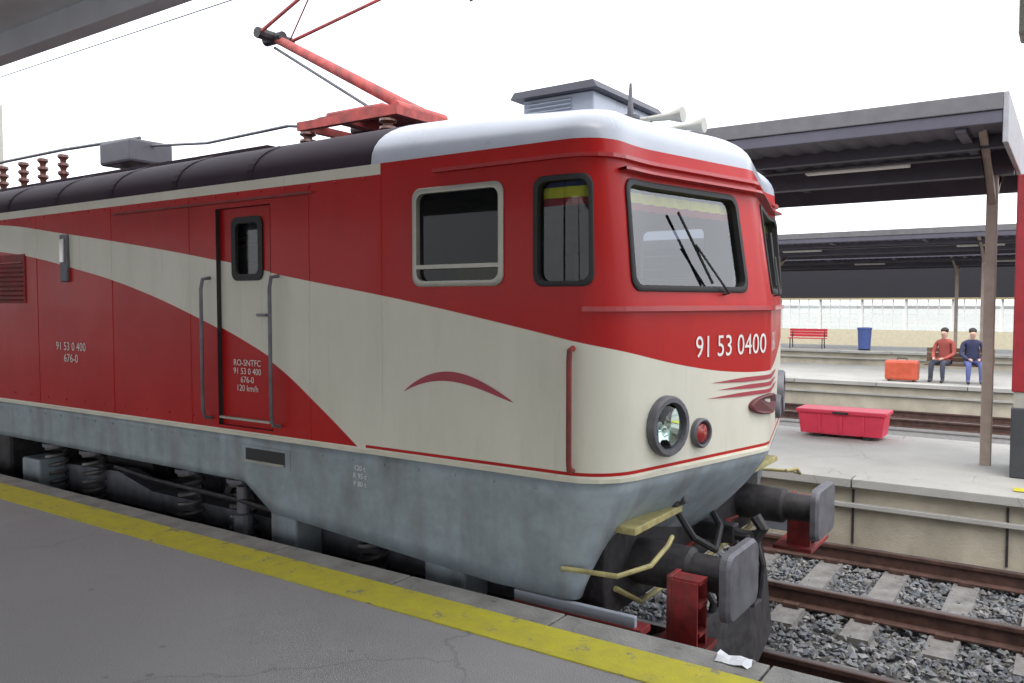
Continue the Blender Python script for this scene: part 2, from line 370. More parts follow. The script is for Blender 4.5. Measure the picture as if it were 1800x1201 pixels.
def livery():
    m = bpy.data.materials.new('livery_paint'); m.use_nodes = True; N = m.node_tree.nodes; L = m.node_tree.links; b = N['Principled BSDF']
    at = N.new('ShaderNodeAttribute'); at.attribute_name = 's'; tc = N.new('ShaderNodeTexCoord'); sx = N.new('ShaderNodeSeparateXYZ'); L.new(tc.outputs['Object'], sx.inputs[0])
    lo, hi = -8.5, 2.5
    mr = N.new('ShaderNodeMapRange'); mr.inputs[1].default_value = lo; mr.inputs[2].default_value = hi; L.new(at.outputs['Fac'], mr.inputs[0])
    def curve(pts):      # (s, z) -> float curve, z scaled by 4
        n = N.new('ShaderNodeFloatCurve'); c = n.mapping.curves[0]
        pts = [((s - lo) / (hi - lo), z / 4) for s, z in pts]
        c.points[0].location = pts[0]; c.points[1].location = pts[-1]
        for p in pts[1:-1]: c.points.new(*p)
        for p in c.points: p.handle_type = 'AUTO_CLAMPED'
        n.mapping.update(); L.new(mr.outputs[0], n.inputs['Value'])
        mu = N.new('ShaderNodeMath'); mu.operation = 'MULTIPLY'; mu.inputs[1].default_value = 4; L.new(n.outputs[0], mu.inputs[0]); return mu.outputs[0]
    def less(a, bb, soft=.0015):
        s_ = N.new('ShaderNodeMath'); s_.operation = 'SUBTRACT'; L.new(bb, s_.inputs[0]) if not isinstance(bb, float) else setattr(s_.inputs[0], 'default_value', bb)
        L.new(a, s_.inputs[1]); r = N.new('ShaderNodeMapRange'); r.inputs[1].default_value = -soft; r.inputs[2].default_value = soft; L.new(s_.outputs[0], r.inputs[0]); return r.outputs[0]
    def mul(a, c):
        n = N.new('ShaderNodeMath'); n.operation = 'MULTIPLY'; L.new(a, n.inputs[0]); L.new(c, n.inputs[1]); return n.outputs[0]
    def inv(a):
        n = N.new('ShaderNodeMath'); n.operation = 'SUBTRACT'; n.inputs[0].default_value = 1; L.new(a, n.inputs[1]); return n.outputs[0]
    def mx(a, c):
        n = N.new('ShaderNodeMath'); n.operation = 'MAXIMUM'; L.new(a, n.inputs[0]); L.new(c, n.inputs[1]); return n.outputs[0]
    z = sx.outputs[2]; s = at.outputs['Fac']
    X = s_of_x; sh73 = s_of_h(.73)
    U = curve([(-8.35, 3.27), (X(-8.27), 3.242), (X(-7.04), 3.104), (X(-6.01), 2.97), (X(-5.08), 2.835), (X(-4.29), 2.70), (X(-3.2), 2.53), (X(-2.4), 2.385), (X(-1.99), 2.305), (sh73, 2.155), (s_of_h(.3), 2.108), (SMAX, 2.10), (2.5, 2.10)])
    Lw = curve([(-8.35, 3.09), (X(-8.27), 2.998), (X(-6.68), 2.768), (X(-5.94), 2.612), (X(-5.21), 2.409), (X(-4.76), 2.262), (X(-4.4), 2.115), (X(-3.97), 1.86), (X(-3.58), 1.60), (X(-3.3), 1.40), (2.5, 1.3)])
    cream = mul(less(z, U), inv(less(z, Lw)))
    # thin red line along the foot of the cream field
    foot = mul(less(z, 1.652), inv(less(s, X(-3.56)))); foot = mul(foot, inv(less(z, 1.634)))
    cream = mul(cream, inv(foot))
    white = less(z, 1.634)                                      # white sill line
    cant = mul(inv(less(z, 3.285)), less(s, X(-3.42)))          # cream line below the roof
    cant = mul(cant, less(z, 3.352))
    cream = mx(mx(cream, white), cant)
    # three pinstripes on the nose
    ns = N.new('ShaderNodeTexNoise'); ns.inputs['Scale'].default_value = 2.2; ns.inputs['Detail'].default_value = 9; ns.inputs['Roughness'].default_value = .65
    mp = N.new('ShaderNodeMapping'); mp.inputs['Scale'].default_value = (1, 1, .4); L.new(tc.outputs['Object'], mp.inputs[0]); L.new(mp.outputs[0], ns.inputs[0])
    c1 = N.new('ShaderNodeMix'); c1.data_type = 'RGBA'; c1.inputs[6].default_value = (*RED, 1); c1.inputs[7].default_value = (.47, .013, .010, 1)
    r1 = N.new('ShaderNodeMapRange'); r1.inputs[1].default_value = .3; r1.inputs[2].default_value = .7; L.new(ns.outputs[0], r1.inputs[0]); L.new(r1.outputs[0], c1.inputs[0])
    c2 = N.new('ShaderNodeMix'); c2.data_type = 'RGBA'; c2.inputs[6].default_value = (.71, .695, .60, 1); c2.inputs[7].default_value = (.645, .63, .53, 1); L.new(r1.outputs[0], c2.inputs[0])
    cc = N.new('ShaderNodeMix'); cc.data_type = 'RGBA'; L.new(cream, cc.inputs[0]); L.new(c1.outputs[2], cc.inputs[6]); L.new(c2.outputs[2], cc.inputs[7])
    # road dust, streaked downwards
    n2 = N.new('ShaderNodeTexNoise'); n2.inputs['Scale'].default_value = 3; n2.inputs['Detail'].default_value = 10; n2.inputs['Roughness'].default_value = .7
    mp2 = N.new('ShaderNodeMapping'); mp2.inputs['Scale'].default_value = (1.1, 1.1, .3); L.new(tc.outputs['Object'], mp2.inputs[0]); L.new(mp2.outputs[0], n2.inputs[0])
    r2 = N.new('ShaderNodeMapRange'); r2.inputs[1].default_value = .5; r2.inputs[2].default_value = .85; r2.inputs[4].default_value = .16; L.new(n2.outputs[0], r2.inputs[0])
    dd = N.new('ShaderNodeMix'); dd.data_type = 'RGBA'; dd.inputs[7].default_value = (.12, .10, .08, 1); L.new(r2.outputs[0], dd.inputs[0]); L.new(cc.outputs[2], dd.inputs[6])
    n3 = N.new('ShaderNodeTexNoise'); n3.inputs['Scale'].default_value = 3; n3.inputs['Detail'].default_value = 6; n3.inputs['Roughness'].default_value = .6
    mp3 = N.new('ShaderNodeMapping'); mp3.inputs['Scale'].default_value = (6, 6, .14); L.new(tc.outputs['Object'], mp3.inputs[0]); L.new(mp3.outputs[0], n3.inputs[0])
    r4 = N.new('ShaderNodeMapRange'); r4.inputs[1].default_value = .6; r4.inputs[2].default_value = .85; r4.inputs[4].default_value = .30; L.new(n3.outputs[0], r4.inputs[0])
    d3 = N.new('ShaderNodeMix'); d3.data_type = 'RGBA'; d3.inputs[7].default_value = (.09, .07, .05, 1); L.new(r4.outputs[0], d3.inputs[0]); L.new(dd.outputs[2], d3.inputs[6])
    n4 = N.new('ShaderNodeTexNoise'); n4.inputs['Scale'].default_value = 16; n4.inputs['Detail'].default_value = 10; n4.inputs['Roughness'].default_value = .75; L.new(tc.outputs['Object'], n4.inputs[0])
    r5 = N.new('ShaderNodeMapRange'); r5.inputs[1].default_value = .715; r5.inputs[2].default_value = .73; r5.inputs[4].default_value = .7; L.new(n4.outputs[0], r5.inputs[0])
    d4 = N.new('ShaderNodeMix'); d4.data_type = 'RGBA'; d4.inputs[7].default_value = (.16, .10, .07, 1); L.new(r5.outputs[0], d4.inputs[0]); L.new(d3.outputs[2], d4.inputs[6])
    L.new(d4.outputs[2], b.inputs['Base Color'])
    r3 = N.new('ShaderNodeMapRange'); r3.inputs[3].default_value = .26; r3.inputs[4].default_value = .5; L.new(n2.outputs[0], r3.inputs[0]); L.new(r3.outputs[0], b.inputs['Roughness'])
    b.inputs['Coat Weight'].default_value = .07; b.inputs['Coat Roughness'].default_value = .1; b.inputs['Specular IOR Level'].default_value = .2
    # sheet-metal waviness
    nb = N.new('ShaderNodeTexNoise'); nb.inputs['Scale'].default_value = 1.6; nb.inputs['Detail'].default_value = 3; L.new(tc.outputs['Object'], nb.inputs[0])
    bp = N.new('ShaderNodeBump'); bp.inputs['Strength'].default_value = .4; bp.inputs['Distance'].default_value = .03; L.new(nb.outputs[0], bp.inputs['Height']); L.new(bp.outputs[0], b.inputs['Normal'])
    return m
M_liv = livery()
def shell(fn, c, r, skip, name, m, smooth=True, ang=30, mirror=True, only=None):
    b, att = quads(fn, c, r, skip, mirror, only)
    me = bpy.data.meshes.new(name); o3 = Vector(ORG); me.from_pydata([tuple(v_ - o3) for v_ in map(Vector, b.v)], [], b.f); me.update()
    a = me.attributes.new('s', 'FLOAT', 'POINT'); a.data.foreach_set('value', att)
    bm = bmesh.new(); bm.from_mesh(me); bmesh.ops.remove_doubles(bm, verts=bm.verts, dist=.0008); bmesh.ops.recalc_face_normals(bm, faces=bm.faces); bm.to_mesh(me); bm.free()
    me.materials.append(m); o = bpy.data.objects.new(name, me); col.objects.link(o); o.parent = root
    if smooth:
        for p in me.polygons: p.use_smooth = True
        me.set_sharp_from_angle(angle=R(ang))
    return o
shell(lambda s, z: P(s, z), cols_, rows, OPEN, 'body_shell', M_liv)

# roof: dark engine-room roof and white cab roof
def roofp(s, k):
    p = P(min(s, SMAX), Z1); h = LC - p.y
    x = p.x + (min(p.x, -2.85) - p.x) * (k * .75 + .25 * k * k)
    t = min(1, max(0, (x + 3.5) / 1.5)); t = t * t * (3 - 2 * t)
    z = Z1 + (.415 - .10 * t) * (1 - (1 - k) ** 2.3) ** (1 / 2.3)
    return Vector((x, LC - h * (1 - k), z))
ks = [0, .006, .02, .045, .08, .12, .17, .23, .3, .38, .48, .6, .75, .88, 1]
SX = s_of_x(-3.5)
ks = sorted(set(ks))
shell(roofp, [smin, smin + 2, smin + 4, SX - .004], ks, [], 'engine_room_roof', M_roof, ang=60)
for e_ in (0, 1): shell(roofp, [SX + .004] + [c for c in cols_ if c > SX + .02], ks, [], 'cab_roof', M_cabroof, ang=60, only=e_)
for k in range(9):      # joint covers across the dark roof
    b = MB(); s = smin + .2 + k * 0.86
    if s > SX - .3: break
    for i in range(len(ks) - 1):
        for my in (0, 1):
            q = []
            for (ds, kk) in ((-.03, ks[i]), (.03, ks[i]), (.03, ks[i + 1]), (-.03, ks[i + 1])):
                p = roofp(s + ds, kk); p = p + Vector((0, -.3, 1)).normalized() * .008
                if my: p.y = 2 * LC - p.y
                q.append(p)
            b.add(q, [(0, 1, 2, 3)])
    b.build('roof_joint_strip', M_roof, root, ORG)

# gutter above the windows and moulding below them
def strip(name, m, s0, s1, za, zb, off0, off1, n=60, both=True):
    b = MB(); ss = np.linspace(s0, s1, n)
    for i in range(n - 1):
        q0 = [P(ss[i], za, off0), P(ss[i], za, off1), P(ss[i], zb, off1), P(ss[i], zb, off0)]
        q1 = [P(ss[i + 1], za, off0), P(ss[i + 1], za, off1), P(ss[i + 1], zb, off1), P(ss[i + 1], zb, off0)]
        b.add(q0 + q1, [(0, 4, 5, 1), (1, 5, 6, 2), (2, 6, 7, 3), (3, 7, 4, 0)])
    return b.build(name, m, root, ORG, smooth=True, angle=50)
strip('rain_gutter', M_red, s_of_x(-3.0), 2 * SMAX - s_of_x(-3.0), 3.255, 3.275, -.002, .028)
strip('front_moulding', M_red, STAN + .1, 2 * SMAX - STAN - .1, 2.478, 2.503, -.002, .024)
strip('sill_strip', M_white, -7.6, SMAX, 1.601, 1.622, -.002, .014, n=90)
strip('windscreen_visor', M_red, SCR[0] - .06, 2 * SMAX - SCR[0] + .06, 3.195, 3.21, -.002, .05)

# windows
def rrect(a, b_, c, d, r, n=6):
    pts = []
    for (cx, cz, t0) in ((b_ - r, d - r, 0), (a + r, d - r, 90), (a + r, c + r, 180), (b_ - r, c + r, 270)):
        for k in range(n + 1):
            t = R(t0 + 90 * k / n); pts.append((cx + r * math.cos(t), cz + r * math.sin(t)))
    return pts
def dens(pts, dmax=.08):
    out = []
    for i in range(len(pts)):
        a = pts[i]; c = pts[(i + 1) % len(pts)]; d = math.hypot(a[0] - c[0], a[1] - c[1]); n = max(1, int(math.ceil(d / dmax)))
        for k in range(n): out.append((a[0] + (c[0] - a[0]) * k / n, a[1] + (c[1] - a[1]) * k / n))
    return out
def mirp(p, mx, my):
    p = Vector(p)
    if mx: p.x = 2 * XM - p.x
    if my: p.y = 2 * LC - p.y
    return p
def frame(parent, op, m, name='window_frame', go=.045, gi=-.028, proud=.014, ro=.11, ri=.075, depth=-.05, q=(0, 0)):
    a, b_, c, d = op
    O = rrect(a - go, b_ + go, c - go, d + go, ro); I = rrect(a - gi, b_ + gi, c - gi, d + gi, ri)
    # densify both with equal parameters
    def dd(pp):
        out = []
        for i in range(len(pp)):
            e = pp[(i + 1) % len(pp)]; n = 8 if (i % 7) == 6 else 1
            for k in range(n): out.append((pp[i][0] + (e[0] - pp[i][0]) * k / n, pp[i][1] + (e[1] - pp[i][1]) * k / n))
        return out
    O = dd(O); I = dd(I); n = len(O); vs = []
    for (pp, off) in ((O, -.004), (O, proud * .6), ([(o_[0] * .75 + i_[0] * .25, o_[1] * .75 + i_[1] * .25) for o_, i_ in zip(O, I)], proud), (I, proud * .8), (I, depth)):
        for (s, z) in pp: vs.append(mirp(P(s, z, off), *q))
    fs = []
    for L_ in range(4):
        for k in range(n): fs.append((L_ * n + k, L_ * n + (k + 1) % n, (L_ + 1) * n + (k + 1) % n, (L_ + 1) * n + k))
    return MB().add(vs, fs).build(name, m, parent, ORG, smooth=True, angle=50)
def pane(op, m, name, off=-.022, q=(0, 0), g=.02):
    a, b_, c, d = op; ss = np.linspace(a - .0 + .004, b_ - .004, 12); zz = np.linspace(c + .004, d - .004, 5); vs = []; fs = []
    for s in ss:
        for z in zz: vs.append(mirp(P(s, z, off), *q))
    for i in range(11):
        for j in range(4): fs.append((i * 5 + j, (i + 1) * 5 + j, (i + 1) * 5 + j + 1, i * 5 + j + 1))
    return MB().add(vs, fs).build(name, m, root, ORG, smooth=True)
for q in ((0, 0), (0, 1), (1, 0), (1, 1)):
    w = pane(SCR, M_wind, 'windscreen', q=q); frame(w, SCR, M_black, 'rubber_seal', q=q, go=.018, gi=-.014, ro=.07, ri=.055)
    w = pane(QTR, M_glass, 'quarter_window', q=q); frame(w, QTR, M_black, 'rubber_seal', q=q, go=.014, gi=-.014, ro=.06, ri=.05)
    w = pane(WIN, M_dark, 'cab_side_window', q=q); frame(w, WIN, M_alu, 'window_frame', q=q, go=.016, gi=-.016, ro=.06, ri=.05)
    a, b_, c, d = WIN
    bb = MB()
    for (za, zb, o1) in ((2.715, 2.738, .012),):
        n = 2; vs = [mirp(P(s, z, o), *q) for s in (a, b_) for (z, o) in ((za, -.03), (za, o1), (zb, o1), (zb, -.03))]
        bb.add(vs, [(0, 4, 5, 1), (1, 5, 6, 2), (2, 6, 7, 3), (3, 7, 4, 0)])
    bb.build('lower_bar', M_alu, w, ORG)
    # door in its opening
    a, b_, c, d = DOOR
    DWN = (-4.71 + 2.5 - .13, -4.71 + 2.5 + .15, 2.70, 3.09)
    dm, att = quads(lambda s, z: P(s, z, -.035), [a, DWN[0], DWN[1], b_], [c, 1.9, 2.2, DWN[2], DWN[3], d], [DWN], mirror=False)
    me = bpy.data.meshes.new('door'); me.from_pydata([tuple(mirp(v, *q) - Vector(ORG)) for v in map(Vector, dm.v)], [], dm.f); me.update()
    at_ = me.attributes.new('s', 'FLOAT', 'POINT'); at_.data.foreach_set('value', att); me.materials.append(M_liv)
    door = bpy.data.objects.new('door', me); col.objects.link(door); door.parent = root
    # jamb
    jb = MB(); vs = [mirp(P(s, z, o), *q) for (s, z) in ((a, c), (b_, c), (b_, d), (a, d)) for o in (0.003, -.06)]
    jb.add(vs, [(0, 2, 3, 1), (2, 4, 5, 3), (4, 6, 7, 5), (6, 0, 1, 7)]); jb.build('door_jamb', M_black, door, ORG)
    wv = [mirp(P(s, z, -.045), *q) for (s, z) in ((DWN[0], DWN[2]), (DWN[1], DWN[2]), (DWN[1], DWN[3]), (DWN[0], DWN[3]))]
    MB().add(wv, [(0, 1, 2, 3)]).build('door_window', M_glass, door, ORG)
    fr = MB()
    I = rrect(DWN[0] + .02, DWN[1] - .02, DWN[2] + .02, DWN[3] - .02, .04); O = rrect(DWN[0] - .025, DWN[1] + .025, DWN[2] - .025, DWN[3] + .025, .06); n = len(I)
    vs = [mirp(P(s, z, o), *q) for (pp, o) in ((O, -.034), (O, -.022), (I, -.022), (I, -.05)) for (s, z) in pp]
    fr.add(vs, [(L_ * n + k, L_ * n + (k + 1) % n, (L_ + 1) * n + (k + 1) % n, (L_ + 1) * n + k) for L_ in range(3) for k in range(n)]); fr.build('window_seal', M_black, door, ORG)
    pz = 2.44; hv = [mirp(P(b_ - .13, pz, o), *q) for o in (-.035, .012)]; he = mirp(P(b_ - .02, pz, .012), *q)
    MB().tube([hv[0], hv[1], mirp(P(b_ - .03, pz, .014), *q)], .011).build('handle', M_steel, door, ORG)
    for sx_, dz0 in ((s_of_x(-5.08), 0), (s_of_x(-4.345), 0)):     # handrails either side of the door
        pts = [mirp(P(sx_, 1.70, .0), *q), mirp(P(sx_, 1.71, .06), *q), mirp(P(sx_, 1.78, .075), *q), mirp(P(sx_, 2.62, .075), *q), mirp(P(sx_, 2.69, .06), *q), mirp(P(sx_, 2.70, 0), *q)]
        MB().tube(pts, .0125, 8).build('door_handrail', M_steelgrey, root, ORG, smooth=True)
    # red handrail at the front corner
    sx_ = STAN + .05
    pts = [mirp(P(sx_, 1.66, .0), *q), mirp(P(sx_, 1.67, .05), *q), mirp(P(sx_, 1.72, .06), *q), mirp(P(sx_, 2.22, .06), *q), mirp(P(sx_, 2.28, .05), *q), mirp(P(sx_, 2.29, 0), *q)]
    MB().tube(pts, .015, 8).build('corner_handrail', M_redtrim, root, ORG, smooth=True)
    # wiper
    ws = SCR[1] - .25
    w_ = MB(); w_.tube([mirp(P(ws, 2.57, .0), *q), mirp(P(ws, 2.57, .04), *q), mirp(P(ws - .25, 2.84, .03), *q)], .007, 6)
    w_.tube([mirp(P(ws - .12, 2.63, .018), *q), mirp(P(ws - .36, 3.02, .018), *q)], .008, 6); w_.build('windscreen_wiper', M_black, root, ORG)

# headlights, emblem, stripes, numbers
def disc_on(s, z, r, name, m, off0, prof_, parent=None, n=24):
    c = P(s, z, off0); nrm = (P(s, z, .1) - P(s, z, 0)).normalized()
    return MB().lathe(c, nrm, prof_, n).build(name, m, parent or root, ORG, smooth=True, angle=35)
for sg in (0, 1):
    sH = s_of_h(1.02); sH2 = s_of_h(.72)
    if sg: sH = 2 * SMAX - sH; sH2 = 2 * SMAX - sH2
    h = disc_on(sH, 1.86, .15, 'headlight', M_steelgrey, -.03, [(0, .165), (.06, .165), (.075, .155), (.075, .13), (.03, .12), (.028, .0)])
    disc_on(sH, 1.86, .12, 'reflector', M_chrome, -.01, [(0, .02), (.012, .07), (.03, .117), (.028, .117), (.01, .07), (-.003, .02)], h)
    disc_on(sH, 1.86, .12, 'lens', M_glass, .02, [(0, .118), (.012, .1), (.022, .05), (.025, .005)], h)
    disc_on(sH, 1.86, .03, 'bulb', M_white_print, -.005, [(0, .018), (.02, .022), (.03, .012), (.034, .002)], h, 10)
    h = disc_on(sH2, 1.79, .07, 'tail_lamp', M_steelgrey, -.02, [(0, .085), (.045, .085), (.055, .075), (.05, .066), (.02, .06)])
    disc_on(sH2, 1.79, .06, 'lens', mat('red_lens', (.35, .01, .01), .15, coat=1), .01, [(0, .06), (.012, .05), (.018, .02), (.02, .003)], h)
def surf_poly(name, m, pts, off=.004):
    vs = [P(s, z, off) for s, z in pts]; return MB().add(vs, [tuple(range(len(pts)))]).build(name, m, root, ORG)
def band(name, m, s0, s1, z0f, z1f, off=.004, n=30):
    b = MB(); ss = np.linspace(s0, s1, n); vs = []
    for s in ss: vs += [P(s, z0f(s), off), P(s, z1f(s), off)]
    b.add(vs, [(2 * i, 2 * i + 2, 2 * i + 3, 2 * i + 1) for i in range(n - 1)]); return b.build(name, m, root, ORG)
for (z, hh, h0) in ((2.062, .014, .62), (2.018, .013, .56), (1.975, .012, .66)):
    a = s_of_h(h0); e = 2 * SMAX - a
    taper = lambda s, a=a, e=e: min(1, min(s - a, e - s) / .35)
    band('nose_pinstripe', M_red_print, a, e, lambda s, z=z, hh=hh: z - hh * taper(s), lambda s, z=z, hh=hh: z + hh * taper(s))
# emblem on the centre of the nose
ov = [(SMAX + .24 * math.cos(t), 1.895 + .062 * math.sin(t)) for t in np.linspace(0, 2 * math.pi, 40, endpoint=False)]
emb = MB(); n = 40
vs = [P(s, z, -.01) for s, z in ov] + [P(s, z, .022) for s, z in ov] + [P(SMAX + (s - SMAX) * .93, 1.895 + (z - 1.895) * .9, .028) for s, z in ov]
emb.add(vs, [(k, (k + 1) % n, n + (k + 1) % n, n + k) for k in range(n)] + [(n + k, n + (k + 1) % n, 2 * n + (k + 1) % n, 2 * n + k) for k in range(n)] + [tuple(range(2 * n, 3 * n))]); emb = emb.build('nose_emblem', M_maroon, root, ORG)
def put_text(body, size, s, z, m, name, align='CENTER', spacing=1., off=.005, sx_=1., parent=None, slope=0):
    vs, fs = text_geo(body, size, align, spacing)
    # one mesh per word: group the letters by line and by gaps wider than a letter space
    par = list(range(len(vs)))
    def find(i):
        while par[i] != i: par[i] = par[par[i]]; i = par[i]
        return i
    for f in fs:
        for k in f[1:]: par[find(k)] = find(f[0])
    isl = {}
    for i in range(len(vs)): isl.setdefault(find(i), []).append(i)
    let = []
    for k, ids in isl.items():
        xs_ = [vs[i][0] for i in ids]; ys_ = [vs[i][1] for i in ids]; let.append((round((-min(ys_) + .1 * size) // (size * spacing * .9)), min(xs_), max(xs_), k))
    words = []; last = None
    for ln, a, c_, k in sorted(let):
        if last is None or ln != last[0] or a - last[1] > .17 * size: words.append(set())
        words[-1].add(k); last = (ln, c_ if (last is None or ln != last[0]) else max(c_, last[1]))
    for w in words:
        ids = [i for i in range(len(vs)) if find(i) in w]; ix = {i: n for n, i in enumerate(ids)}
        MB().add([P(s + vs[i][0] * sx_, z + vs[i][1] + slope * vs[i][0], off) for i in ids], [tuple(ix[i] for i in f) for f in fs if find(f[0]) in w]).build(name, m, parent or root, ORG)
put_text('91 53 0400', .175, SMAX - .05, 2.215, M_white_print, 'front_number', align='RIGHT', sx_=.93)
put_text('676-0', .175, SMAX + .05, 2.215, M_white_print, 'front_number', align='LEFT', sx_=.93)
put_text('91 53 0 400\n676-0', .1, s_of_x(-7.0), 2.12, M_white_print, 'side_number', spacing=1.0)
put_text('RO-SNTFC\n91 53 0 400\n676-0\n120 km/h', .062, s_of_x(-4.72), 2.085, M_white_print, 'door_lettering', spacing=.95, off=-.029)
put_text('120 t\nR 95 t\nP 80 t', .045, s_of_x(-3.60), 1.49, M_white_print, 'frame_lettering', spacing=1.1, off=.014)
# red crescent swoosh on the cream side
b = MB(); n = 36; vs = []
xs = np.linspace(-3.24, -2.46, n)
for x in xs:
    t = (x + 3.24) / .78; zc = 2.0 + .115 * math.sin(math.pi * (t ** .85)) - .012 * t; th = .034 * math.sin(math.pi * t) ** .8 + .001
    vs += [P(s_of_x(x), zc - th * .9, .004), P(s_of_x(x), zc + th * .7, .004)]
b.add(vs, [(2 * i, 2 * i + 2, 2 * i + 3, 2 * i + 1) for i in range(n - 1)]); b.build('red_swoosh', M_red_print, root, ORG)

# louvred ventilation grilles and small fittings on the engine-room side
for (xa, xb, za, zb) in ((-9.4, -7.75, 2.52, 2.96), (-11.4, -9.75, 2.52, 2.96)):
    g_ = MB().box(xa, xb, LC - HW - .012, LC - HW + .02, za, zb, .004).build('ventilation_grille', M_redtrim, root, ORG)
    k = 0; z = za + .035
    while z < zb - .03:
        MB().prism([(LC - HW - .012, z), (LC - HW - .035, z - .012), (LC - HW - .032, z - .016), (LC - HW - .012, z - .006)], 'x', xa + .03, xb - .03).build('louvre', M_redtrim, g_, ORG); z += .042
d_ = MB().box(-7.10, -6.99, LC - HW - .03, LC - HW + .01, 2.70, 3.10, .012).build('marker_lamp_bracket', M_steelgrey, root, ORG)
MB().box(-7.075, -7.015, LC - HW - .045, LC - HW - .028, 2.86, 3.06, .006).build('lamp_glass', M_lamp, d_, ORG)
for x in (-3.42, -4.05, -5.32, -6.35, -7.55):     # panel joint covers on the side sheets
    o = MB().box(x - .005, x + .005, LC - HW - .003, LC - HW + .01, 1.64, 3.27).build('panel_joint', M_liv, root, ORG); attr(o, [s_of_x(x)] * len(o.data.vertices))
MB().box(-6.3, -4.0, LC - HW - .018, LC - HW + .01, 3.215, 3.232).build('side_gutter', M_redtrim, root, ORG)
dr = MB().box(-4.98, -4.44, LC - HW - .012, LC - HW + .02, 1.708, 1.722).build('door_threshold', M_alu, root, ORG)

bolt_mesh = None
for z_, xs_ in ((3.268, np.arange(-8.6, -3.4, .24)), (1.70, np.arange(-8.6, -5.2, .3))):
    for x in xs_:
        if bolt_mesh is None:
            o = MB().lathe((0, 0, 0), (0, -1, 0), [(0, .008), (.005, .008), (.008, .004)], 8).build('rivet', M_red, root, (0, 0, 0)); bolt_mesh = o.data
        else:
            o = bpy.data.objects.new('rivet', bolt_mesh); col.objects.link(o); o.parent = root
        o.location = (x - XM, -HW, z_)
# grey frame skirt with bogie cut-outs
def zlow(s):
    x = s - 2.5
    if x > -4.42: return .985 if x > -2.6 else .985 + (.11) * min(1, (-2.6 - x) / 1.7)
    if x > -4.72: return 1.095 + (1.285 - 1.095) * (-4.42 - x) / .3
    return 1.285 if x > -9.3 else (1.285 - (1.285 - 1.0) * min(1, (-9.3 - x) / .3))
sk_cols = sorted(set([round(c, 4) for c in cols_ + [s_of_x(-4.42), s_of_x(-4.72), s_of_x(-9.3), s_of_x(-9.6), s_of_x(-2.6)]]))
STEP = (s_of_x(-4.66), s_of_x(-4.30), .45, .62)
zt = [0, .12, .25, .4, .55, .7, .85, 1]
def skirt(s, t):
    z = Z0 + (zlow(s) - Z0) * t; return P(min(s, SMAX), z, -.004 if s < STAN else -.012)
def skirt_build():
    b, att = quads(lambda s, t: skirt(s, t), sk_cols, zt, [], True)
    # doubled inward for thickness
    o = b.build('frame_skirt', M_grey, root, ORG, smooth=True, angle=35)
    md = o.modifiers.new('thick', 'SOLIDIFY'); md.thickness = .02; md.offset = 0
    return o
skirt_build()
MB().box(-20, -2.35, LC - 1.3, LC + 1.3, 1.25, 1.58).build('underframe', M_iron, root, ORG)
MB().box(-3.6, -2.2, LC - 1.2, LC + 1.2, .7, 1.3, .02).build('front_underframe_box', M_iron, root, ORG)
stp = MB().box(-4.74, -4.24, LC - HW - .012, LC - HW + .02, 1.405, 1.545, .004).build('step_recess', M_grey, root, ORG)
MB().box(-4.69, -4.29, LC - HW - .016, LC - HW + .02, 1.43, 1.525).build('step_shade_box', M_black, stp, ORG)  # solid black box gives the shade of a step hole; none is cut
MB().box(-4.69, -4.29, LC - HW - .03, LC - HW + .02, 1.432, 1.446).build('step_tread', M_alu, stp, ORG)
for x in (-5.45, -6.1, -6.8, -7.4):
    MB().box(x - .01, x + .01, LC - HW - .004, LC - HW + .02, 1.30, 1.58).build('skirt_joint', M_grey, root, ORG)
for k in range(26):
    x = -8.8 + k * .27
    if x > -2.3 or -4.8 < x < -4.2: continue
    MB().lathe((x, LC - HW + .002, 1.55), (0, -1, 0), [(0, .011), (.012, .010), (.016, .004)], 8).build('skirt_bolt', M_grey, root, ORG)

# cab interior
cab = MB(); cab.box(-4.3, -4.24, LC - 1.42, LC + 1.42, 1.65, 3.4); cab.box(-4.24, -2.0, LC - 1.42, LC + 1.42, 1.62, 1.68); cab.box(-4.24, -2.3, LC - 1.40, LC + 1.40, 3.33, 3.36)
ci = cab.build('cab_interior', M_cab, root, ORG)
lc_ = [s_of_x(-4.23)] + [c for c in cols_ if c > s_of_x(-4.22)]
ln = shell(lambda s, z: P(min(s, SMAX), z, -.06), lc_, rows, [WIN, QTR, SCR], 'cab_lining', mat('cab_lining_paint', (.11, .12, .115), .8), only=0); ln.parent = root
desk = MB(); desk.prism([(-2.55, 1.68), (-1.95, 1.68), (-1.86, 2.5), (-2.2, 2.56), (-2.5, 2.42)], 'y', LC - 1.15, LC + 1.15); desk.build('control_desk', mat('desk_grey', (.3, .34, .36), .55), ci, ORG)
M_seat = mat('seat_fabric', (.05, .05, .06), .9)
for yy in (LC - .75, LC + .75):
    st = MB().box(-3.3, -2.85, yy - .25, yy + .25, 2.06, 2.18, .04).build('driver_seat', M_seat, ci, ORG)
    MB().box(-3.36, -3.25, yy - .24, yy + .24, 2.2, 2.92, .04).build('backrest', M_seat, st, ORG)
    MB().tube([(-3.05, yy, 1.68), (-3.05, yy, 2.06)], .05).build('pedestal', M_iron, st, ORG)
MB().box(-3.38, -3.23, LC - 1.0, LC - .5, 2.62, 2.78, .02).build('safety_vest', mat('vest_yellow', (.5, .52, .05), .8), ci, ORG)
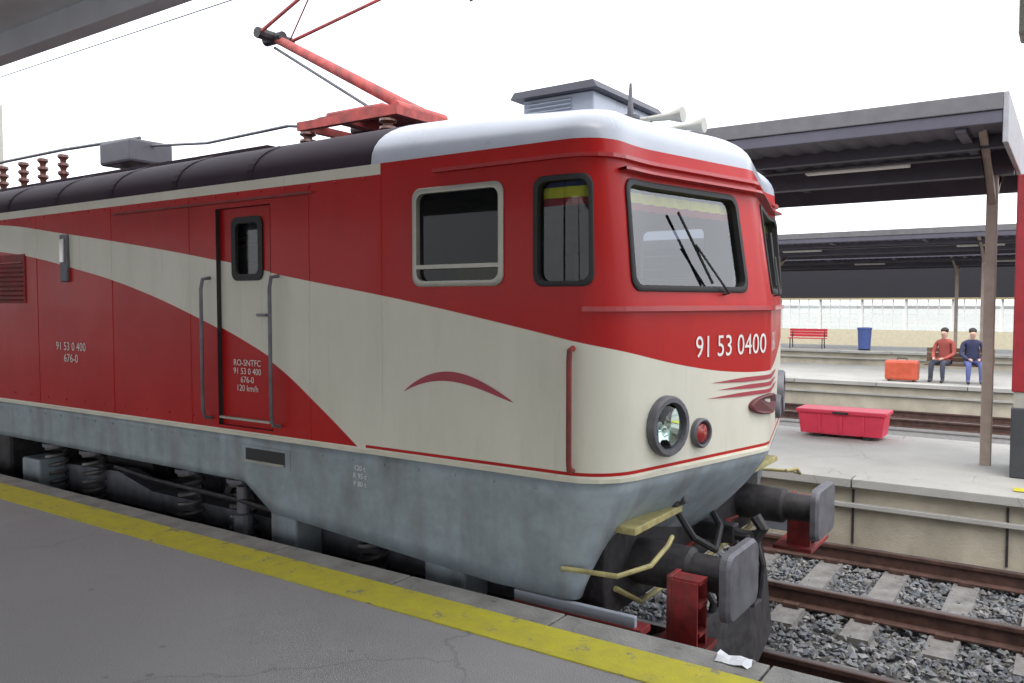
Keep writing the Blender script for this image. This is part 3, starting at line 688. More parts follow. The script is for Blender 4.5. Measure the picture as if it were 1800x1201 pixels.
# tricolour fringed valance along the top of the windows
def valance(za, zb, m, off):
    b = MB(); n = 160; ss = np.linspace(s_of_x(-2.34), 2 * SMAX - s_of_x(-2.34), n); vs = []
    for i, s in enumerate(ss):
        w_ = .010 * math.sin(s * 60); vs += [P(s, za, off + w_), P(s, zb, off + w_ * .5)]
    b.add(vs, [(2 * i, 2 * i + 2, 2 * i + 3, 2 * i + 1) for i in range(n - 1)]); b.build('valance_band', m, ci, ORG, smooth=True, angle=80)
valance(3.12, 3.17, M_blue, -.06); valance(3.065, 3.12, M_yel, -.06); valance(3.025, 3.065, M_vred, -.06)

# buffers, coupling, plough, steps, pipes
XB = -1.40
for yy, nm in ((LC - .875, 0), (LC + .875, 1)):
    bf = MB(); bf.lathe((-2.2, yy, 1.05), (1, 0, 0), [(0, .17), (.1, .17), (.11, .13), (.5, .125), (.52, .10), (.74, .095)], 20); bf = bf.build('buffer', M_iron, root, ORG, smooth=True)
    pts = rrect(yy - .24, yy + .24, 1.05 - .18, 1.05 + .18, .07)
    hd = MB(); n = len(pts); vs = [(XB - .055, p, q_) for p, q_ in pts] + [(XB - .02, p, q_) for p, q_ in pts] + [(XB, yy + (p - yy) * .93, 1.05 + (q_ - 1.05) * .93) for p, q_ in pts]
    hd.add(vs, [tuple(range(n))[::-1], tuple(range(2 * n, 3 * n))] + [(L_ * n + k, L_ * n + (k + 1) % n, (L_ + 1) * n + (k + 1) % n, (L_ + 1) * n + k) for L_ in (0, 1) for k in range(n)])
    hd.build('buffer_head', M_steelgrey, bf, ORG)
MB().box(-2.25, -2.02, LC - 1.28, LC + 1.28, .82, 1.26, .015).build('buffer_beam', M_iron, root, ORG)
hk = MB(); hk.box(-2.05, -1.75, LC - .05, LC + .05, .98, 1.1, .01); hk.tube([(-1.76, LC, 1.04), (-1.62, LC, 1.03), (-1.58, LC, 1.1), (-1.63, LC, 1.17)], .04, 8)
hk = hk.build('coupling_hook', M_iron, root, ORG)
MB().tube([(-1.66, LC - .07, 1.06), (-1.6, LC - .07, .85), (-1.62, LC - .07, .62), (-1.62, LC + .07, .62), (-1.6, LC + .07, .85), (-1.66, LC + .07, 1.06)], .02, 8).build('coupling_link', M_iron, hk, ORG)
for yy in (LC - .42, LC - .3, LC + .3, LC + .42):
    MB().tube([(-2.05, yy, .92), (-1.86, yy, .90), (-1.74, yy, .72), (-1.78, yy, .52), (-1.9, yy, .42)], .024, 8).build('brake_hose', M_black, root, ORG, smooth=True)
for yy, zz in ((LC - .62, 1.42), (LC + .62, 1.42)):      # jumper sockets on the skirt
    sk = MB().box(-2.0, -1.86, yy - .09, yy + .09, zz - .09, zz + .07, .012).build('jumper_socket', M_iron, root, ORG)
    MB().lathe((-1.87, yy, zz - .01), (1, 0, 0), [(0, .06), (.04, .06), (.045, .045)], 16).build('socket_cap', M_steelgrey, sk, ORG)
for yy in (LC - .42, LC - .3, LC + .3, LC + .42):
    ck = MB().box(-2.02, -1.92, yy - .035, yy + .035, .88, .96, .01).build('hose_cock', M_steelgrey, root, ORG)
    MB().tube([(-1.97, yy, .96), (-1.97, yy, 1.0), (-1.90, yy + .05, 1.03)], .010, 6).build('cock_lever', M_redtrim, ck, ORG)
MB().tube([(-1.92, LC - .62, 1.33), (-1.80, LC - .60, 1.15), (-1.76, LC - .35, 1.02), (-1.82, LC - .1, 1.10), (-1.95, LC, 1.22)], .022, 8).build('jumper_cable', M_black, root, ORG, smooth=True)
MB().tube([(-2.0, LC - 1.2, .98), (-1.97, LC - .95, .84), (-1.97, LC + .95, .84), (-2.0, LC + 1.2, .98)], .016, 8).build('uncoupling_rod', M_yellow, root, ORG, smooth=True)
# plough
pw = MB(); pv = []
for (x, h_) in ((-1.98, 1.38), (-1.72, .7), (-1.62, 0), (-1.72, -.7), (-1.98, -1.38)): pv += [(x, LC - h_, .18), (x - .05, LC - h_, .66), (x - .09, LC - h_, .66), (x - .04, LC - h_, .18)]
fs = []
for i in range(4):
    for k in range(4): fs.append((4 * i + k, 4 * i + 4 + k, 4 * i + 4 + (k + 1) % 4, 4 * i + (k + 1) % 4))
fs += [(0, 1, 2, 3), (16, 17, 18, 19)]
pw.add(pv, fs); pw.build('snow_plough', M_iron, root, ORG)
for sg in (-1, 1):      # shunter's steps at the front corners
    yo = lambda d: LC + sg * d
    stp = MB(); y0, y1 = sorted((yo(1.50), yo(1.47))); stp.box(-2.46, -1.74, y0, y1, .70, .975, .006); stp = stp.build('side_step_plate', M_cabroof, root, ORG)
    y0, y1 = sorted((yo(1.512), yo(1.40))); MB().box(-2.46, -1.70, y0, y1, .885, .92, .004).build('step_edge', M_redtrim, stp, ORG)
    y0, y1 = sorted((yo(1.17), yo(1.03))); ht = MB().box(-1.72, -1.69, y0, y1, .70, 1.10, .006).build('step_hanger', M_redtrim, root, ORG); MB().box(-1.69, -1.55, y0, y0 + .015, .72, 1.08).build('side_bar', M_redtrim, ht, ORG); MB().box(-1.69, -1.55, y1 - .015, y1, .72, 1.08).build('side_bar', M_redtrim, ht, ORG)
    for zz in (.80, .95, 1.07): MB().box(-1.69, -1.54, y0 + .016, y1 - .016, zz, zz + .02).build('rung', M_redtrim, ht, ORG)
    y0, y1 = sorted((yo(1.45), yo(.95))); MB().box(-1.80, -1.52, y0, y1, .70, .73, .004).build('corner_step', M_redtrim, root, ORG)
    MB().tube([(-2.16, yo(1.49), 1.13), (-2.13, yo(1.54), 1.16), (-1.82, yo(1.535), 1.175), (-1.72, yo(1.36), 1.20), (-1.70, yo(1.2), 1.265), (-1.74, yo(1.05), 1.27)], .013, 8).build('shunter_handrail', M_yellow, root, ORG, smooth=True)
MB().box(-2.1, -1.86, LC - 1.25, LC - .62, 1.30, 1.34, .006).build('buffer_tread', M_yellow, root, ORG)
MB().box(-2.1, -1.86, LC + .62, LC + 1.25, 1.30, 1.34, .006).build('buffer_tread', M_yellow, root, ORG)

# bogies
def bogie(xc):
    bm_ = MB(); B = None
    for sg in (-1, 1):
        yy = LC + sg * 1.13
        bm_.prism([(xc - 2.75, .80), (xc - 2.75, 1.02), (xc - 1.4, 1.06), (xc - .9, .95), (xc + .9, .95), (xc + 1.4, 1.06), (xc + 2.75, 1.02), (xc + 2.75, .80)], 'y', yy - .09, yy + .09)
    bm_.box(xc - 2.7, xc - 2.55, LC - 1.1, LC + 1.1, .7, .95); bm_.box(xc + 2.55, xc + 2.7, LC - 1.1, LC + 1.1, .7, .95); bm_.box(xc - 1.2, xc - .9, LC - 1.1, LC + 1.1, .6, .95)
    B = bm_.build('bogie', M_steelgrey, root, ORG)
    for dx in (-2.0, 0.05, 2.0):
        for sg in (-1, 1):
            yy = LC + sg * .755
            wv = MB().lathe((xc + dx, yy - sg * .07, .625), (0, sg, 0), [(0, .66), (.03, .655), (.035, .625), (.135, .62), (.14, .55), (.11, .54), (.09, .2), (.15, .19), (.15, .12)], 40).build('wheel', M_iron, B, ORG, smooth=True, angle=30)
            MB().box(xc + dx - .16, xc + dx + .16, LC + sg * 1.02 - .1, LC + sg * 1.02 + .32 * (sg > 0) + .1 * (sg < 0) - .22 * (sg > 0), .47, .78, .02).build('axle_box', M_steelgrey, B, ORG)
            for e in (-.32, .32):
                sp = MB(); cx, cy = xc + dx + e, LC + sg * 1.28
                sp.tube([(cx + .085 * math.cos(t), cy + .085 * math.sin(t), .74 + .47 * t / (2 * math.pi * 6)) for t in np.linspace(0, 2 * math.pi * 6, 84)], .02, 6); sp.build('coil_spring', M_springs, B, ORG, smooth=True)
                MB().lathe((cx, cy, 1.205), (0, 0, 1), [(0, .12), (.03, .12), (.035, .08), (.07, .07)], 16).build('spring_cap', M_steelgrey, B, ORG)
                MB().lathe((cx, cy, .70), (0, 0, 1), [(0, .07), (.02, .12), (.04, .12)], 16).build('spring_seat', M_steelgrey, B, ORG)
    for dx, L_ in ((-2.45, .32), (1.02, .26), (2.42, .3)):
        for sg in (-1, 1):
            y0, y1 = sorted((LC + sg * 1.22, LC + sg * 1.46)); MB().box(xc + dx - L_ / 2, xc + dx + L_ / 2, y0, y1, .78, 1.10, .02).build('sand_box', M_grey, B, ORG)
    for sg in (-1, 1):
        MB().tube([(xc - 1.1, LC + sg * 1.42, 1.17), (xc - .5, LC + sg * 1.45, 1.14), (xc + .6, LC + sg * 1.45, 1.12), (xc + 1.5, LC + sg * 1.43, 1.05)], .018, 6).build('air_pipe', M_iron, B, ORG)
        MB().lathe((xc + .55, LC + sg * 1.42, .72), (0, 0, 1), [(0, .05), (.02, .07), (.3, .07), (.31, .045), (.5, .045)], 14).build('damper', M_steelgrey, B, ORG)
    return B
bogie(-5.4); bogie(2 * XM + 5.4)
MB().box(-13.2, -8.5, LC - 1.35, LC + 1.35, .35, 1.28, .04).build('transformer_tank', M_iron, root, ORG)
MB().box(-8.4, -2.6, LC - .55, LC + .55, .35, 1.25, .02).build('traction_motors', M_iron, root, ORG)

# roof equipment
ac = MB(); ac.box(-3.10, -2.56, LC - .45, LC + .45, 3.58, 3.88, .012); ac = ac.build('roof_air_conditioner', M_cabroof, root, ORG)
ld = MB(); ld.add([(-3.16, LC - .52, 3.88), (-2.50, LC - .52, 3.88), (-2.50, LC + .52, 3.88), (-3.16, LC + .52, 3.88), (-3.14, LC - .50, 3.93), (-2.54, LC - .50, 3.935), (-2.54, LC + .50, 3.935), (-3.14, LC + .50, 3.93)], [(3, 2, 1, 0), (4, 5, 6, 7), (0, 1, 5, 4), (1, 2, 6, 5), (2, 3, 7, 6), (3, 0, 4, 7)])
ld.build('lid', mat('dark_lid', (.045, .045, .06), .5), ac, ORG)
for k in range(6):
    z = 3.715 + k * .027
    MB().prism([(LC - .452, z), (LC - .472, z - .008), (LC - .470, z - .014), (LC - .452, z - .008)], 'x', -3.06, -2.72).build('vent_slat', M_cabroof, ac, ORG)
for yy in (LC - .18, LC + .18):
    hr = MB(); hr.lathe((-2.42, yy, 3.71), (1, 0, 0), [(0, .022), (.1, .018), (.26, .026), (.34, .05), (.355, .052)], 16)
    hr.tube([(-2.3, yy, 3.58), (-2.3, yy, 3.72)], .02)
    hr.build('roof_horn', M_alu, root, ORG, smooth=True)
an = MB(); an.lathe((-2.3, LC - .45, 3.66), (0, 0, 1), [(0, .06), (.02, .06), (.03, .02), (.22, .008)], 12); an.build('radio_aerial', M_steelgrey, root, ORG)
def insulator(x, y, z0, z1, parent, r=.06):
    pr = []; n = 5
    for k in range(n):
        a = z0 + (z1 - z0) * k / n; h_ = (z1 - z0) / n
        pr += [(a - z0, r * .55), (a - z0 + h_ * .3, r), (a - z0 + h_ * .6, r * .95), (a - z0 + h_ * .7, r * .5)]
    return MB().lathe((x, y, z0), (0, 0, 1), pr, 14).build('insulator', M_insul, parent, ORG, smooth=True)
def pantograph(x0, dirx, raised):
    """base frame around x0; knee towards dirx"""
    f = MB(); zb = 3.99
    for yy in (LC - .38, LC + .38): f.box(x0 - .50, x0 + .62, yy - .03, yy + .03, zb - .03, zb + .04)
    for xx in (x0 - .49, x0, x0 + .55): f.box(xx, xx + .06, LC - .38, LC + .38, zb - .028, zb + .038)
    f.box(x0 - .3, x0 + .35, LC - .28, LC + .28, zb + .04, zb + .12, .02)
    pa = f.build('pantograph', M_pink, root, ORG)
    for xx in (x0 - .4, x0 + .5):
        for yy in (LC - .38, LC + .38): insulator(xx, yy, 3.66, zb - .03, pa, .07)
    piv = Vector((x0 + .5 * -dirx, LC, zb + .06)); knee = Vector((x0 + 1.26 * dirx, LC, 4.97 if raised else zb + .22))
    a = MB(); a.tube([piv, knee], [.055, .04], 10); a.tube([piv + Vector((0, -.3, 0)), piv + Vector((0, .3, 0))], .05, 10); a.build('lower_arm', M_pink, pa, ORG, smooth=True)
    a = MB(); a.tube([piv + Vector((dirx * .28, 0, -.04)), knee + Vector((0, 0, -.09))], .014, 6); a.build('control_rod', M_steelgrey, pa, ORG)
    a = MB(); a.tube([knee + Vector((0, -.2, 0)), knee + Vector((0, .2, 0))], .05, 10); a.lathe(knee + Vector((-.12, 0, -.01)), (1, 0, 0), [(0, .05), (.24, .05)], 10); a.build('knee_joint', M_iron, pa, ORG)
    head = Vector((x0 + .5 * -dirx - (0 if raised else .1), LC, 5.42 if raised else zb + .30))
    a = MB()
    for e in (-1, 1): a.tube([knee + Vector((0, e * .17, 0)), head + Vector((0, e * .42, -.05))], [.017, .014], 8)
    a.tube([knee + Vector((0, .17, 0)), (knee * .5 + head * .5) + Vector((0, -.29, 0))], .008, 6)
    a.build('upper_arm', M_pink, pa, ORG, smooth=True)
    hd = MB()
    for e in (-.17, .17):
        hd.tube([(head.x + e, LC - .92, head.z - .16), (head.x + e, LC - .72, head.z - .02), (head.x + e, LC - .55, head.z), (head.x + e, LC + .55, head.z), (head.x + e, LC + .72, head.z - .02), (head.x + e, LC + .92, head.z - .16)], .02, 8)
    hd.tube([(head.x - .17, LC - .42, head.z - .02), (head.x + .17, LC - .42, head.z - .02)], .015); hd.tube([(head.x - .17, LC + .42, head.z - .02), (head.x + .17, LC + .42, head.z - .02)], .015)
    hd.build('collector_head', M_steelgrey, pa, ORG, smooth=True)
    sp = MB()
    for yy in (LC - .2, LC + .2): sp.lathe((x0 - .45, yy, zb + .07), (1, 0, 0), [(0, .045), (.7, .045)], 12)
    sp.build('raising_springs', M_iron, pa, ORG)
    return pa
pantograph(-4.9, -1, True)
pantograph(2 * XM + 4.9, 1, False)
cbk = MB().box(-8.75, -8.15, LC - .25, LC + .25, 4.0, 4.25, .03).build('circuit_breaker', mat('breaker_grey', (.09, .085, .1), .5), root, ORG)
for x in (-8.65, -8.25): insulator(x, LC, 3.74, 4.0, cbk, .09)
for x in (-9.3, -9.75, -10.2, -10.7):
    insulator(x, LC - .35, 3.74, 4.2, root, .06)
MB().tube([(-8.2, LC - .1, 4.27), (-9.3, LC - .35, 4.22), (-10.7, LC - .35, 4.22), (-16, LC - .35, 4.15)], .018, 6).build('roof_busbar', M_steelgrey, root, ORG)
MB().tube([(-8.2, LC, 4.2), (-7.2, LC, 4.12), (-5.75, LC - .2, 4.08), (-5.38, LC - .3, 4.01)], .015, 6).build('roof_cable', M_steelgrey, root, ORG)
wk = MB()
for x in np.arange(-15.5, -5.9, 1.0): wk.box(x, x + .98, LC - .62, LC - .38, 3.80, 3.825)
wk.build('roof_walkway', M_roof, root, ORG)
vt = MB().box(-7.6, -6.6, LC - .4, LC + .4, 3.74, 3.86, .02).build('roof_hatch', M_roof, root, ORG)

# ------------------------------------------------------------------ near canopy over the camera's platform
M_canopy = mat('canopy_soffit', (.80, .83, .88), .8, var=.05, scale=1.5, dirt=.1)
cn = empty('platform_canopy', (-20, -2, 4.5)); CO = (-20, -2, 4.5)
tag(cn, 'grey soffit of the platform canopy above the yellow line, upper left', 'canopy')
MB().box(-70, 14, -8, 3.1, 4.62, 4.75).build('roof_slab', M_canopy, cn, CO)
MB().box(-70, 14, 3.102, 3.25, 4.45, 4.85, .01).build('fascia', M_canopy, cn, CO)
for x in np.arange(-66, 13, 4.0):
    MB().box(x - .09, x + .09, -7.9, 2.6, 4.50, 4.618).build('cross_beam', M_canopy, cn, CO)
    MB().lathe((x, -3.4, 1.0), (0, 0, 1), [(0, .2), (.05, .2), (.06, .12), (3.4, .12)], 16).build('column', M_steelgrey, cn, CO)
sg_ = empty('hanging_sign', (-.1, 3.0, 3.32)); SO = (-.1, 3.0, 3.32)
tag(sg_, 'grey hanging sign cut by the upper right edge of the picture', 'sign')
MB().box(-.16, 1.1, 2.94, 3.06, 3.33, 3.75, .01).build('panel', M_alu, sg_, SO)
for x in (.05, .9): MB().tube([(x, 3.0, 3.74), (x, 3.0, 4.64)], .012, 8).build('hanger_rod', M_steelgrey, sg_, SO)

# ------------------------------------------------------------------ far platforms, canopies and buildings
M_ptop = mat('pale_platform_concrete', (.40, .395, .365), .8, var=.08, scale=1.2, bump=.2, dirt=.12)
M_beige = mat('beige_platform_wall', (.50, .455, .355), .85, var=.14, scale=1.5, bump=.3, dirt=.3)
M_dkcan = mat('dark_canopy_metal', (.09, .086, .112), .6, var=.12, scale=2)
M_fascia = mat('grey_fascia_metal', (.13, .128, .135), .55, var=.1)
M_col = mat('tan_column_paint', (.36, .29, .24), .6, var=.1)
weather_floor(M_ptop, .3, .12)
def far_platform(y0, y1, z, x0=-90, x1=70, line=None):
    p = tag(MB().box(x0, x1, y0 + .02, y1 - .02, GZ - .2, z - .12).build('platform', M_beige), kind='structure')
    MB().box(x0, x1, y0 + .15, y1 - .15, z - .121, z - .004).build('platform_surface', M_ptop, p)
    for e in (y0 - .08, y1 - .42):
        m = MB(); m.box(0, 1.985, 0, .5, -.1, 0, .008); cs = m.build('coping_slab', M_ptop, p)
        xs = np.arange(-24 if y0 < 12 else -40, 8, 2.0)
        for i, x in enumerate(xs):
            o = cs if i == 0 else cs.copy()
            if i: col.objects.link(o)
            o.location = (x, e, z + random.uniform(-.003, .003))
    MB().box(x0, x1, y0 - .05, y0 + .03, .215, .265, .005).build('wall_ledge', M_ptop, p)
    return p
p2 = far_platform(9.75, 13.2, .55)
MB().box(-.47, 30, 9.95, 10.12, .56, .566).build('yellow_line', M_line, p2)
for k in range(22):
    x = -20 + k * 1.5
    MB().box(x - .012, x + .012, 9.752, 9.78, GZ, .42).build('wall_joint', M_iron, p2)
p3 = far_platform(22, 27.5, .55); p4 = far_platform(36, 40.5, .55)
def canopy(name, label, x0, x1, y0, y1, zt, colx, drop=.24, end=True):
    c = empty(name, ((x0 + x1) / 2, (y0 + y1) / 2, .55)); o = c.location[:]
    tag(c, label, 'canopy', None)
    MB().box(x0, x1, y0 + .06, y1 - .06, zt - .26, zt - .12).build('roof_deck', M_dkcan, c, o)
    MB().box(x0, x1, y0, y0 + .058, zt - .17, zt, .01).build('gutter_fascia', M_fascia, c, o)
    MB().box(x0, x1, y0 + .02, y0 + .1, zt - .30, zt - .172, .01).build('lower_fascia', M_dkcan, c, o)
    MB().box(x0, x1, y1 - .058, y1, zt - .30 - drop, zt - .02, .01).build('rear_fascia', M_dkcan, c, o)
    nc = int((x1 - x0) / .12); cz = zt - .262; cm = MB(); cv = []
    for k in range(nc): cv += [(x0 + k * .12, y0 + .1, cz - (.028 if k % 2 else 0)), (x0 + k * .12, y1 - .1, cz - (.028 if k % 2 else 0))]
    cm.add(cv, [(2 * k, 2 * k + 2, 2 * k + 3, 2 * k + 1) for k in range(nc - 1)]); cm.build('corrugated_sheet', M_dkcan, c, o)
    MB().tube([(x0 + .3, y0 + 1.25, zt - .42), (x1 - .2, y0 + 1.25, zt - .42)], .02, 6).build('cable_conduit', M_fascia, c, o)
    ym = (y0 + y1) / 2
    for yy in (y0 + .9, y1 - .9): MB().box(x0, x1, yy - .06, yy + .06, zt - .40, zt - .262).build('purlin', M_dkcan, c, o)
    MB().box(x0, x1, ym - .09, ym + .09, zt - .55, zt - .262).build('ridge_beam', M_dkcan, c, o)
    if end: MB().box(x1, x1 + .05, y0, y1, zt - .5, zt, .01).build('end_fascia', mat('pale_end_fascia', (.34, .34, .36), .6), c, o)
    for x in colx:
        cl = MB().box(x - .06, x + .06, ym - .06, ym + .06, .5, zt - .26, .01).build('column', M_col, c, o)
        for sg in (-1, 1): MB().prism([(ym + sg * .06, zt - .9), (ym + sg * .06, zt - .75), (y0 + .5 if sg < 0 else y1 - .5, zt - .263), (y0 + .8 if sg < 0 else y1 - .8, zt - .263)], 'x', x - .04, x + .04).build('bracket', M_col, cl, o)
    for x in np.arange(x0 + 1.5, x1, 2.5): MB().box(x - .05, x + .05, y0 + .1, y1 - .1, zt - .34, zt - .262).build('rib', M_dkcan, c, o)
    for x in np.arange(x0 + 2.75, x1 - .7, 5.0):
        MB().box(x - .6, x + .6, ym - .75, ym - .62, zt - .46, zt - .40, .01).build('strip_lamp', M_white_print, c, o)
    return c
canopy('platform_canopy', 'dark steel canopy with grey gutter over the pale platform behind the locomotive nose', -50, -.62, 9.45, 13.5, 4.60, (-.84, -6.84, -12.84))
canopy('platform_canopy', 'second dark canopy row, seen through the bright gap under the nearest canopy', -60, 45, 25.4, 30.2, 4.62, (-2.2, -8.2, -14.2, 3.8), end=False)
canopy('platform_canopy', 'third dark canopy row, farther back above the far platform', -60, 45, 35.6, 41.2, 4.62, (-4, -12, -20, 4), end=False)

# glazed screen wall behind the far platform, pale ground added beyond it to make the glass look bright
tag(MB().add([(-250, 53, -.1), (250, 53, -.1), (250, 420, -.1), (-250, 420, -.1)], [(0, 1, 2, 3)]).build('bright_backing_ground', mat('pale_backing', (.42, .41, .39), .8, var=.05)), kind='structure')
st = empty('glazed_screen', (-10, 52.2, 0)); SB = (-10, 52.2, 0)
tag(st, 'long glazed screen wall with white frames under a deep dark fascia', 'wall')
M_wwall = mat('white_frame_paint', (.80, .79, .74), .7, var=.05, scale=.6)
MB().box(-75, 50, 52.0, 52.4, GZ - .1, .95).build('plinth', mat('cream_plinth', (.62, .56, .40), .8, var=.06), st, SB)
MB().box(-75, 50, 51.9, 52.5, 2.82, 5.2).build('dark_fascia', mat('black_fascia', (.018, .017, .022), .8), st, SB)
MB().box(-75, 50, 51.84, 51.895, 2.72, 2.83).build('eaves_rail', mat('ochre_rail', (.36, .29, .16), .7), st, SB)
M_scr = glass_mat('screen_glass', (.9, .93, .92), .02)
for x in np.arange(-44, 12, 2.4):
    wv = MB().box(x, x + 2.28, 52.19, 52.21, .95, 2.80).build('glass_bay', M_scr, st, SB)
    MB().box(x - .06, x + .06, 52.1, 52.3, .95, 2.82).build('post', M_wwall, st, SB)
    for xx in (x + .57, x + 1.14, x + 1.71): MB().box(xx - .025, xx + .025, 52.13, 52.185, .95, 2.80).build('mullion', M_wwall, wv, SB)
    for zz in (1.35, 1.85, 2.35): MB().box(x + .06, x + 2.22, 52.14, 52.188, zz, zz + .045).build('glazing_bar', M_wwall, wv, SB)

# catenary mast far left and contact wire
ms = empty('catenary_mast', (-25.6, 11.2, GZ)); MO = (-25.6, 11.2, GZ)
tag(ms, 'grey overhead-line mast at the left edge above the locomotive roof', 'mast')
MB().box(-25.75, -25.45, 11.05, 11.35, GZ, 8.2, .02).build('post', M_alu, ms, MO)
MB().tube([(-25.6, 11.2, 6.2), (-25.6, 5.2, 6.6)], .04).build('cantilever_arm', M_alu, ms, MO)
MB().tube([(-25.6, 11.2, 5.0), (-25.6, 8.2, 6.4)], .03).build('stay', M_alu, ms, MO)
wr = MB().tube([(-60, LC + .1, 5.46), (-25.6, LC + .1, 5.46), (-4.4, LC, 5.445), (30, LC - .1, 5.46)], .006, 6)
tag(wr.build('contact_wire', M_iron), 'thin overhead contact wire above the locomotive roof', 'wire')

# ------------------------------------------------------------------ things on the platforms
# red bench on the pale platform
def bench(x, y, z, m, label, L_=1.3, group=None):
    b_ = empty('bench', (x, y, z)); o = (x, y, z); tag(b_, label, 'bench', group)
    for k in range(3): MB().box(x - L_ / 2, x + L_ / 2, y - .2 + k * .14, y - .07 + k * .14, z + .42, z + .455, .006).build('seat_slat', m, b_, o)
    for k in range(3): MB().box(x - L_ / 2, x + L_ / 2, y + .24, y + .27, z + .50 + k * .12, z + .605 + k * .12, .006).build('back_slat', m, b_, o)
    for e in (-1, 1):
        xx = x + e * (L_ / 2 - .12)
        MB().tube([(xx, y - .18, z), (xx, y - .16, z + .42), (xx, y + .2, z + .42)], .022).build('leg', M_iron, b_, o)
        MB().tube([(xx, y + .26, z), (xx, y + .20, z + .42), (xx, y + .29, z + .85)], .022).build('leg', M_iron, b_, o)
    return b_
M_bred = mat('bright_red_paint', (.62, .03, .06), .45, var=.06)
M_cart = mat('red_plastic', (.72, .045, .09), .45, var=.06)
# low red luggage box on the pale platform
ct = empty('grit_bin', (-2.75, 12.7, .55)); o_ = (-2.75, 12.7, .55)
tag(ct, 'low bright red bin with lid near the far edge of the pale platform', 'bin')
MB().prism([(-3.32, .60), (-2.20, .60), (-2.16, .90), (-3.36, .90)], 'y', 12.5, 12.95).build('box', M_cart, ct, o_)
MB().box(-3.39, -2.13, 12.46, 12.99, .902, .96, .015).build('lid', M_cart, ct, o_)
for x in (-3.05, -2.75, -2.45): MB().box(x - .02, x + .02, 12.478, 12.502, .62, .88, .004).build('rib', M_cart, ct, o_)
MB().box(-2.86, -2.64, 12.435, 12.46, .905, .94, .008).build('handle', M_black, ct, o_)
for x in (-3.1, -2.4): MB().box(x - .05, x + .05, 12.52, 12.93, .55, .60).build('skid', M_black, ct, o_)
bench(-2.3, 22.9, .55, mat('brown_wood', (.16, .10, .06), .7), 'brown slatted bench under the two seated people on the far platform', 1.5)
bench(-9.6, 36.9, .55, M_bred, 'small bright red bench far away, just right of the locomotive nose', 1.6)
lb = empty('litter_bin', (-7.2, 36.7, .55)); o_ = (-7.2, 36.7, .55); tag(lb, 'small blue litter bin far away on the farthest platform', 'bin')
MB().lathe((-7.2, 36.7, .57), (0, 0, 1), [(0, .2), (.05, .24), (.85, .28), (.86, .3), (.92, .3), (.93, .25), (.7, .24)], 16).build('barrel', mat('blue_plastic', (.07, .11, .32), .5), lb, o_)
MB().lathe((-7.2, 36.7, .55), (0, 0, 1), [(0, .26), (.025, .26)], 16).build('foot_ring', M_iron, lb, o_)
# red kiosk at the right edge
kx0, kx1, ky0, ky1 = -.55, .75, 10.75, 11.65
kk = empty('kiosk', ((kx0 + kx1) / 2, (ky0 + ky1) / 2, .55)); o_ = kk.location[:]
tag(kk, 'tall red kiosk with dark base at the right edge, on the pale platform', 'kiosk')
MB().box(kx0, kx1, ky0, ky1, .55, 1.34, .01).build('base', mat('dark_grey_base', (.045, .05, .055), .5), kk, o_)
MB().box(kx0 + .02, kx1 - .02, ky0 + .02, ky1 - .02, 1.342, 1.52).build('ledge', M_alu, kk, o_)
MB().box(kx0, kx1, ky0, ky1, 1.522, 3.95, .012).build('cabinet', mat('kiosk_red', (.30, .015, .022), .5), kk, o_)
MB().box(kx0 + .15, kx1 - .15, ky0 - .012, ky0 + .01, 1.7, 3.3).build('front_panel', mat('kiosk_panel', (.05, .05, .055), .2), kk, o_)
# orange-red suitcase and seated person
sc_ = empty('suitcase', (-3.55, 22.6, .55)); o_ = (-3.55, 22.6, .55); tag(sc_, 'orange-red suitcase standing beside the two seated people on the far platform', 'suitcase')
MB().box(-3.92, -3.15, 22.45, 22.8, .58, 1.08, .06).build('shell', mat('orange_red_shell', (.55, .10, .05), .4), sc_, o_)
MB().tube([(-3.65, 22.62, 1.07), (-3.65, 22.62, 1.13), (-3.42, 22.62, 1.13), (-3.42, 22.62, 1.07)], .014).build('handle', M_black, sc_, o_)
for x in (-3.82, -3.26):
    for y in (22.5, 22.75): MB().lathe((x, y - .02, .58), (0, 1, 0), [(0, .03), (.04, .03)], 10).build('wheel', M_black, sc_, o_)

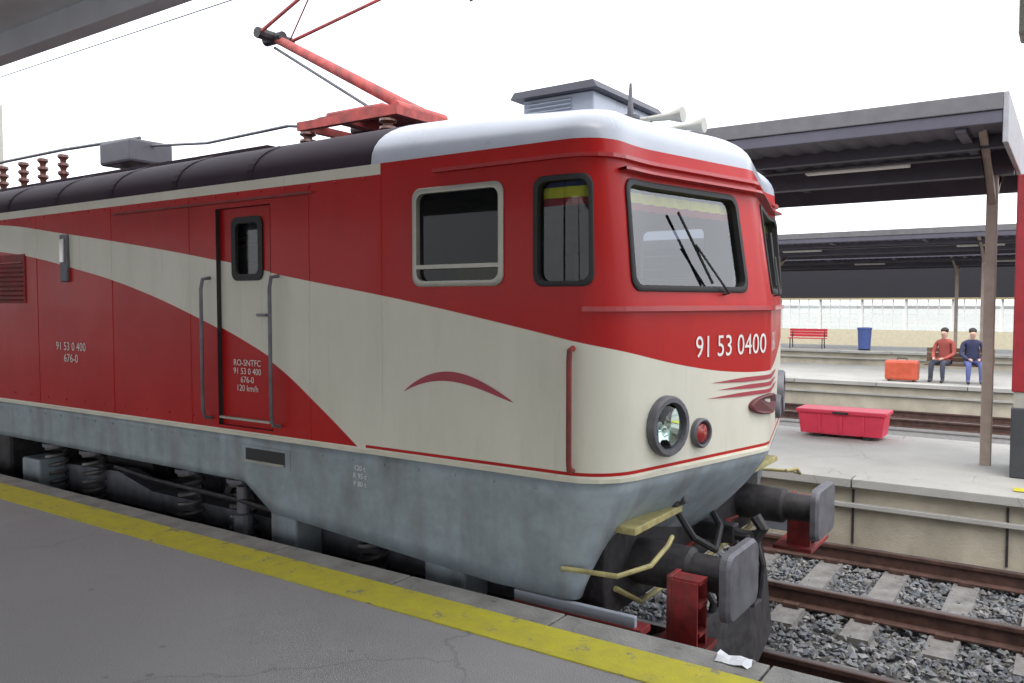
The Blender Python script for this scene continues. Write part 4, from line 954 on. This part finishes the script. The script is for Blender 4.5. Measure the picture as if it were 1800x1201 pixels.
def skin_mesh(name, verts, edges, radii, m, parent, org, sub=2, rootv=0):
    me = bpy.data.meshes.new(name); me.from_pydata([tuple(Vector(v) - Vector(org)) for v in verts], edges, []); me.update()
    o = bpy.data.objects.new(name, me); col.objects.link(o); o.parent = parent
    md = o.modifiers.new('skin', 'SKIN'); md.use_smooth_shade = True
    for i, r in enumerate(radii):
        sv = me.skin_vertices[0].data[i]; sv.radius = (r, r) if not isinstance(r, tuple) else r; sv.use_root = (i == rootv)
    ms_ = o.modifiers.new('sub', 'SUBSURF'); ms_.levels = sub; ms_.render_levels = sub
    me.materials.append(m); return o
def seated_person(x, y, z, top, leg):
    """faces -Y, sitting on a 0.45 m seat"""
    r_ = empty('person', (x, y, z)); o = (x, y, z)
    V = lambda a, b_, c: (x + a, y + b_, z + c)
    # body in trousers + jacket: one continuous figure, clothing follows as material zones
    vs = [V(0, .08, .56), V(0, .09, .72), V(0, .07, .92), V(0, .04, 1.04), V(0, .02, 1.10), V(0, .0, 1.20), V(0, -.01, 1.30)]
    ed = [(0, 1), (1, 2), (2, 3), (3, 4), (4, 5), (5, 6)]; rd = [(.17, .13), (.16, .115), (.18, .12), (.12, .09), .055, (.085, .10), (.075, .09)]
    for sg in (-1, 1):
        i = len(vs); vs += [V(sg * .11, .05, .53), V(sg * .13, -.36, .51), V(sg * .14, -.38, .27), V(sg * .14, -.36, .08), V(sg * .15, -.48, .045)]
        ed += [(0, i), (i, i + 1), (i + 1, i + 2), (i + 2, i + 3), (i + 3, i + 4)]; rd += [.095, .07, .06, .045, .04]
        i = len(vs); vs += [V(sg * .20, .05, .98), V(sg * .25, -.02, .72), V(sg * .15, -.24, .62), V(sg * .10, -.31, .61)]
        ed += [(3, i), (i, i + 1), (i + 1, i + 2), (i + 2, i + 3)]; rd += [.06, .05, .038, .03]
    m = bpy.data.materials.new('person_clothes'); m.use_nodes = True; N = m.node_tree.nodes; L = m.node_tree.links
    tc = N.new('ShaderNodeTexCoord'); sx = N.new('ShaderNodeSeparateXYZ'); L.new(tc.outputs['Object'], sx.inputs[0])
    rp = N.new('ShaderNodeValToRGB'); rp.color_ramp.interpolation = 'CONSTANT'; e = rp.color_ramp.elements
    e[0].color = (.03, .03, .03, 1); e[1].position = .06; e[1].color = (*leg, 1)
    q = e.new(.40); q.color = (*top, 1); q = e.new(.765); q.color = (.55, .36, .28, 1)
    dv = N.new('ShaderNodeMath'); dv.operation = 'DIVIDE'; dv.inputs[1].default_value = 1.42; L.new(sx.outputs[2], dv.inputs[0]); L.new(dv.outputs[0], rp.inputs[0]); L.new(rp.outputs[0], N['Principled BSDF'].inputs['Base Color']); N['Principled BSDF'].inputs['Roughness'].default_value = .85
    bd = skin_mesh('body', vs, ed, rd, m, r_, o)
    for sg in (-1, 1):
        hv = [V(sg * .105, -.30, .612), V(sg * .085, -.36, .60), V(sg * .07, -.41, .585)]
        MB().tube(hv, [.03, .034, .018], 8).build('hand', mat('skin', (.50, .32, .24), .6), r_, o, smooth=True)
    hm = MB(); n = 12
    hm.lathe(V(0, .035, 1.235), (0, -.25, 1), [(0, .06), (.04, .088), (.09, .088), (.125, .055), (.14, .01)], 16); hm.build('hair', mat('dark_hair', (.03, .022, .018), .7), r_, o, smooth=True)
    fc = MB().lathe(V(0, -.095, 1.215), (0, -1, 0), [(0, .02), (.025, .012), (.03, .003)], 8).build('nose', mat('skin', (.55, .36, .28), .6), r_, o, smooth=True)
    return r_
pr_ = seated_person(-2.0, 22.78, .55, (.035, .04, .09), (.10, .12, .30)); pr_.rotation_euler.z = .25; tag(pr_, 'person in navy jacket and blue trousers sitting on the far platform bench', 'person')
pr2 = seated_person(-2.62, 22.80, .55, (.33, .075, .06), (.05, .055, .08)); pr2.rotation_euler.z = -.3; tag(pr2, 'person in red top and dark trousers sitting between the suitcase and the navy jacket', 'person')

# paper scrap on the coping
pp = MB(); import itertools
gv = [(-1.22 + .03 * i + random.uniform(-.006, .006), 3.30 + .028 * j + random.uniform(-.006, .006), PZ + .004 + random.uniform(0, .022)) for i in range(6) for j in range(4)]
pp.add(gv, [(i * 4 + j, (i + 1) * 4 + j, (i + 1) * 4 + j + 1, i * 4 + j + 1) for i in range(5) for j in range(3)])
po = pp.build('paper_scrap', mat('white_paper', (.8, .82, .84), .7, var=.03), None, (-1.15, 3.34, PZ))
md = po.modifiers.new('t', 'SOLIDIFY'); md.thickness = .002
tag(po, 'crumpled white paper scrap on the platform coping in front of the locomotive', 'paper')
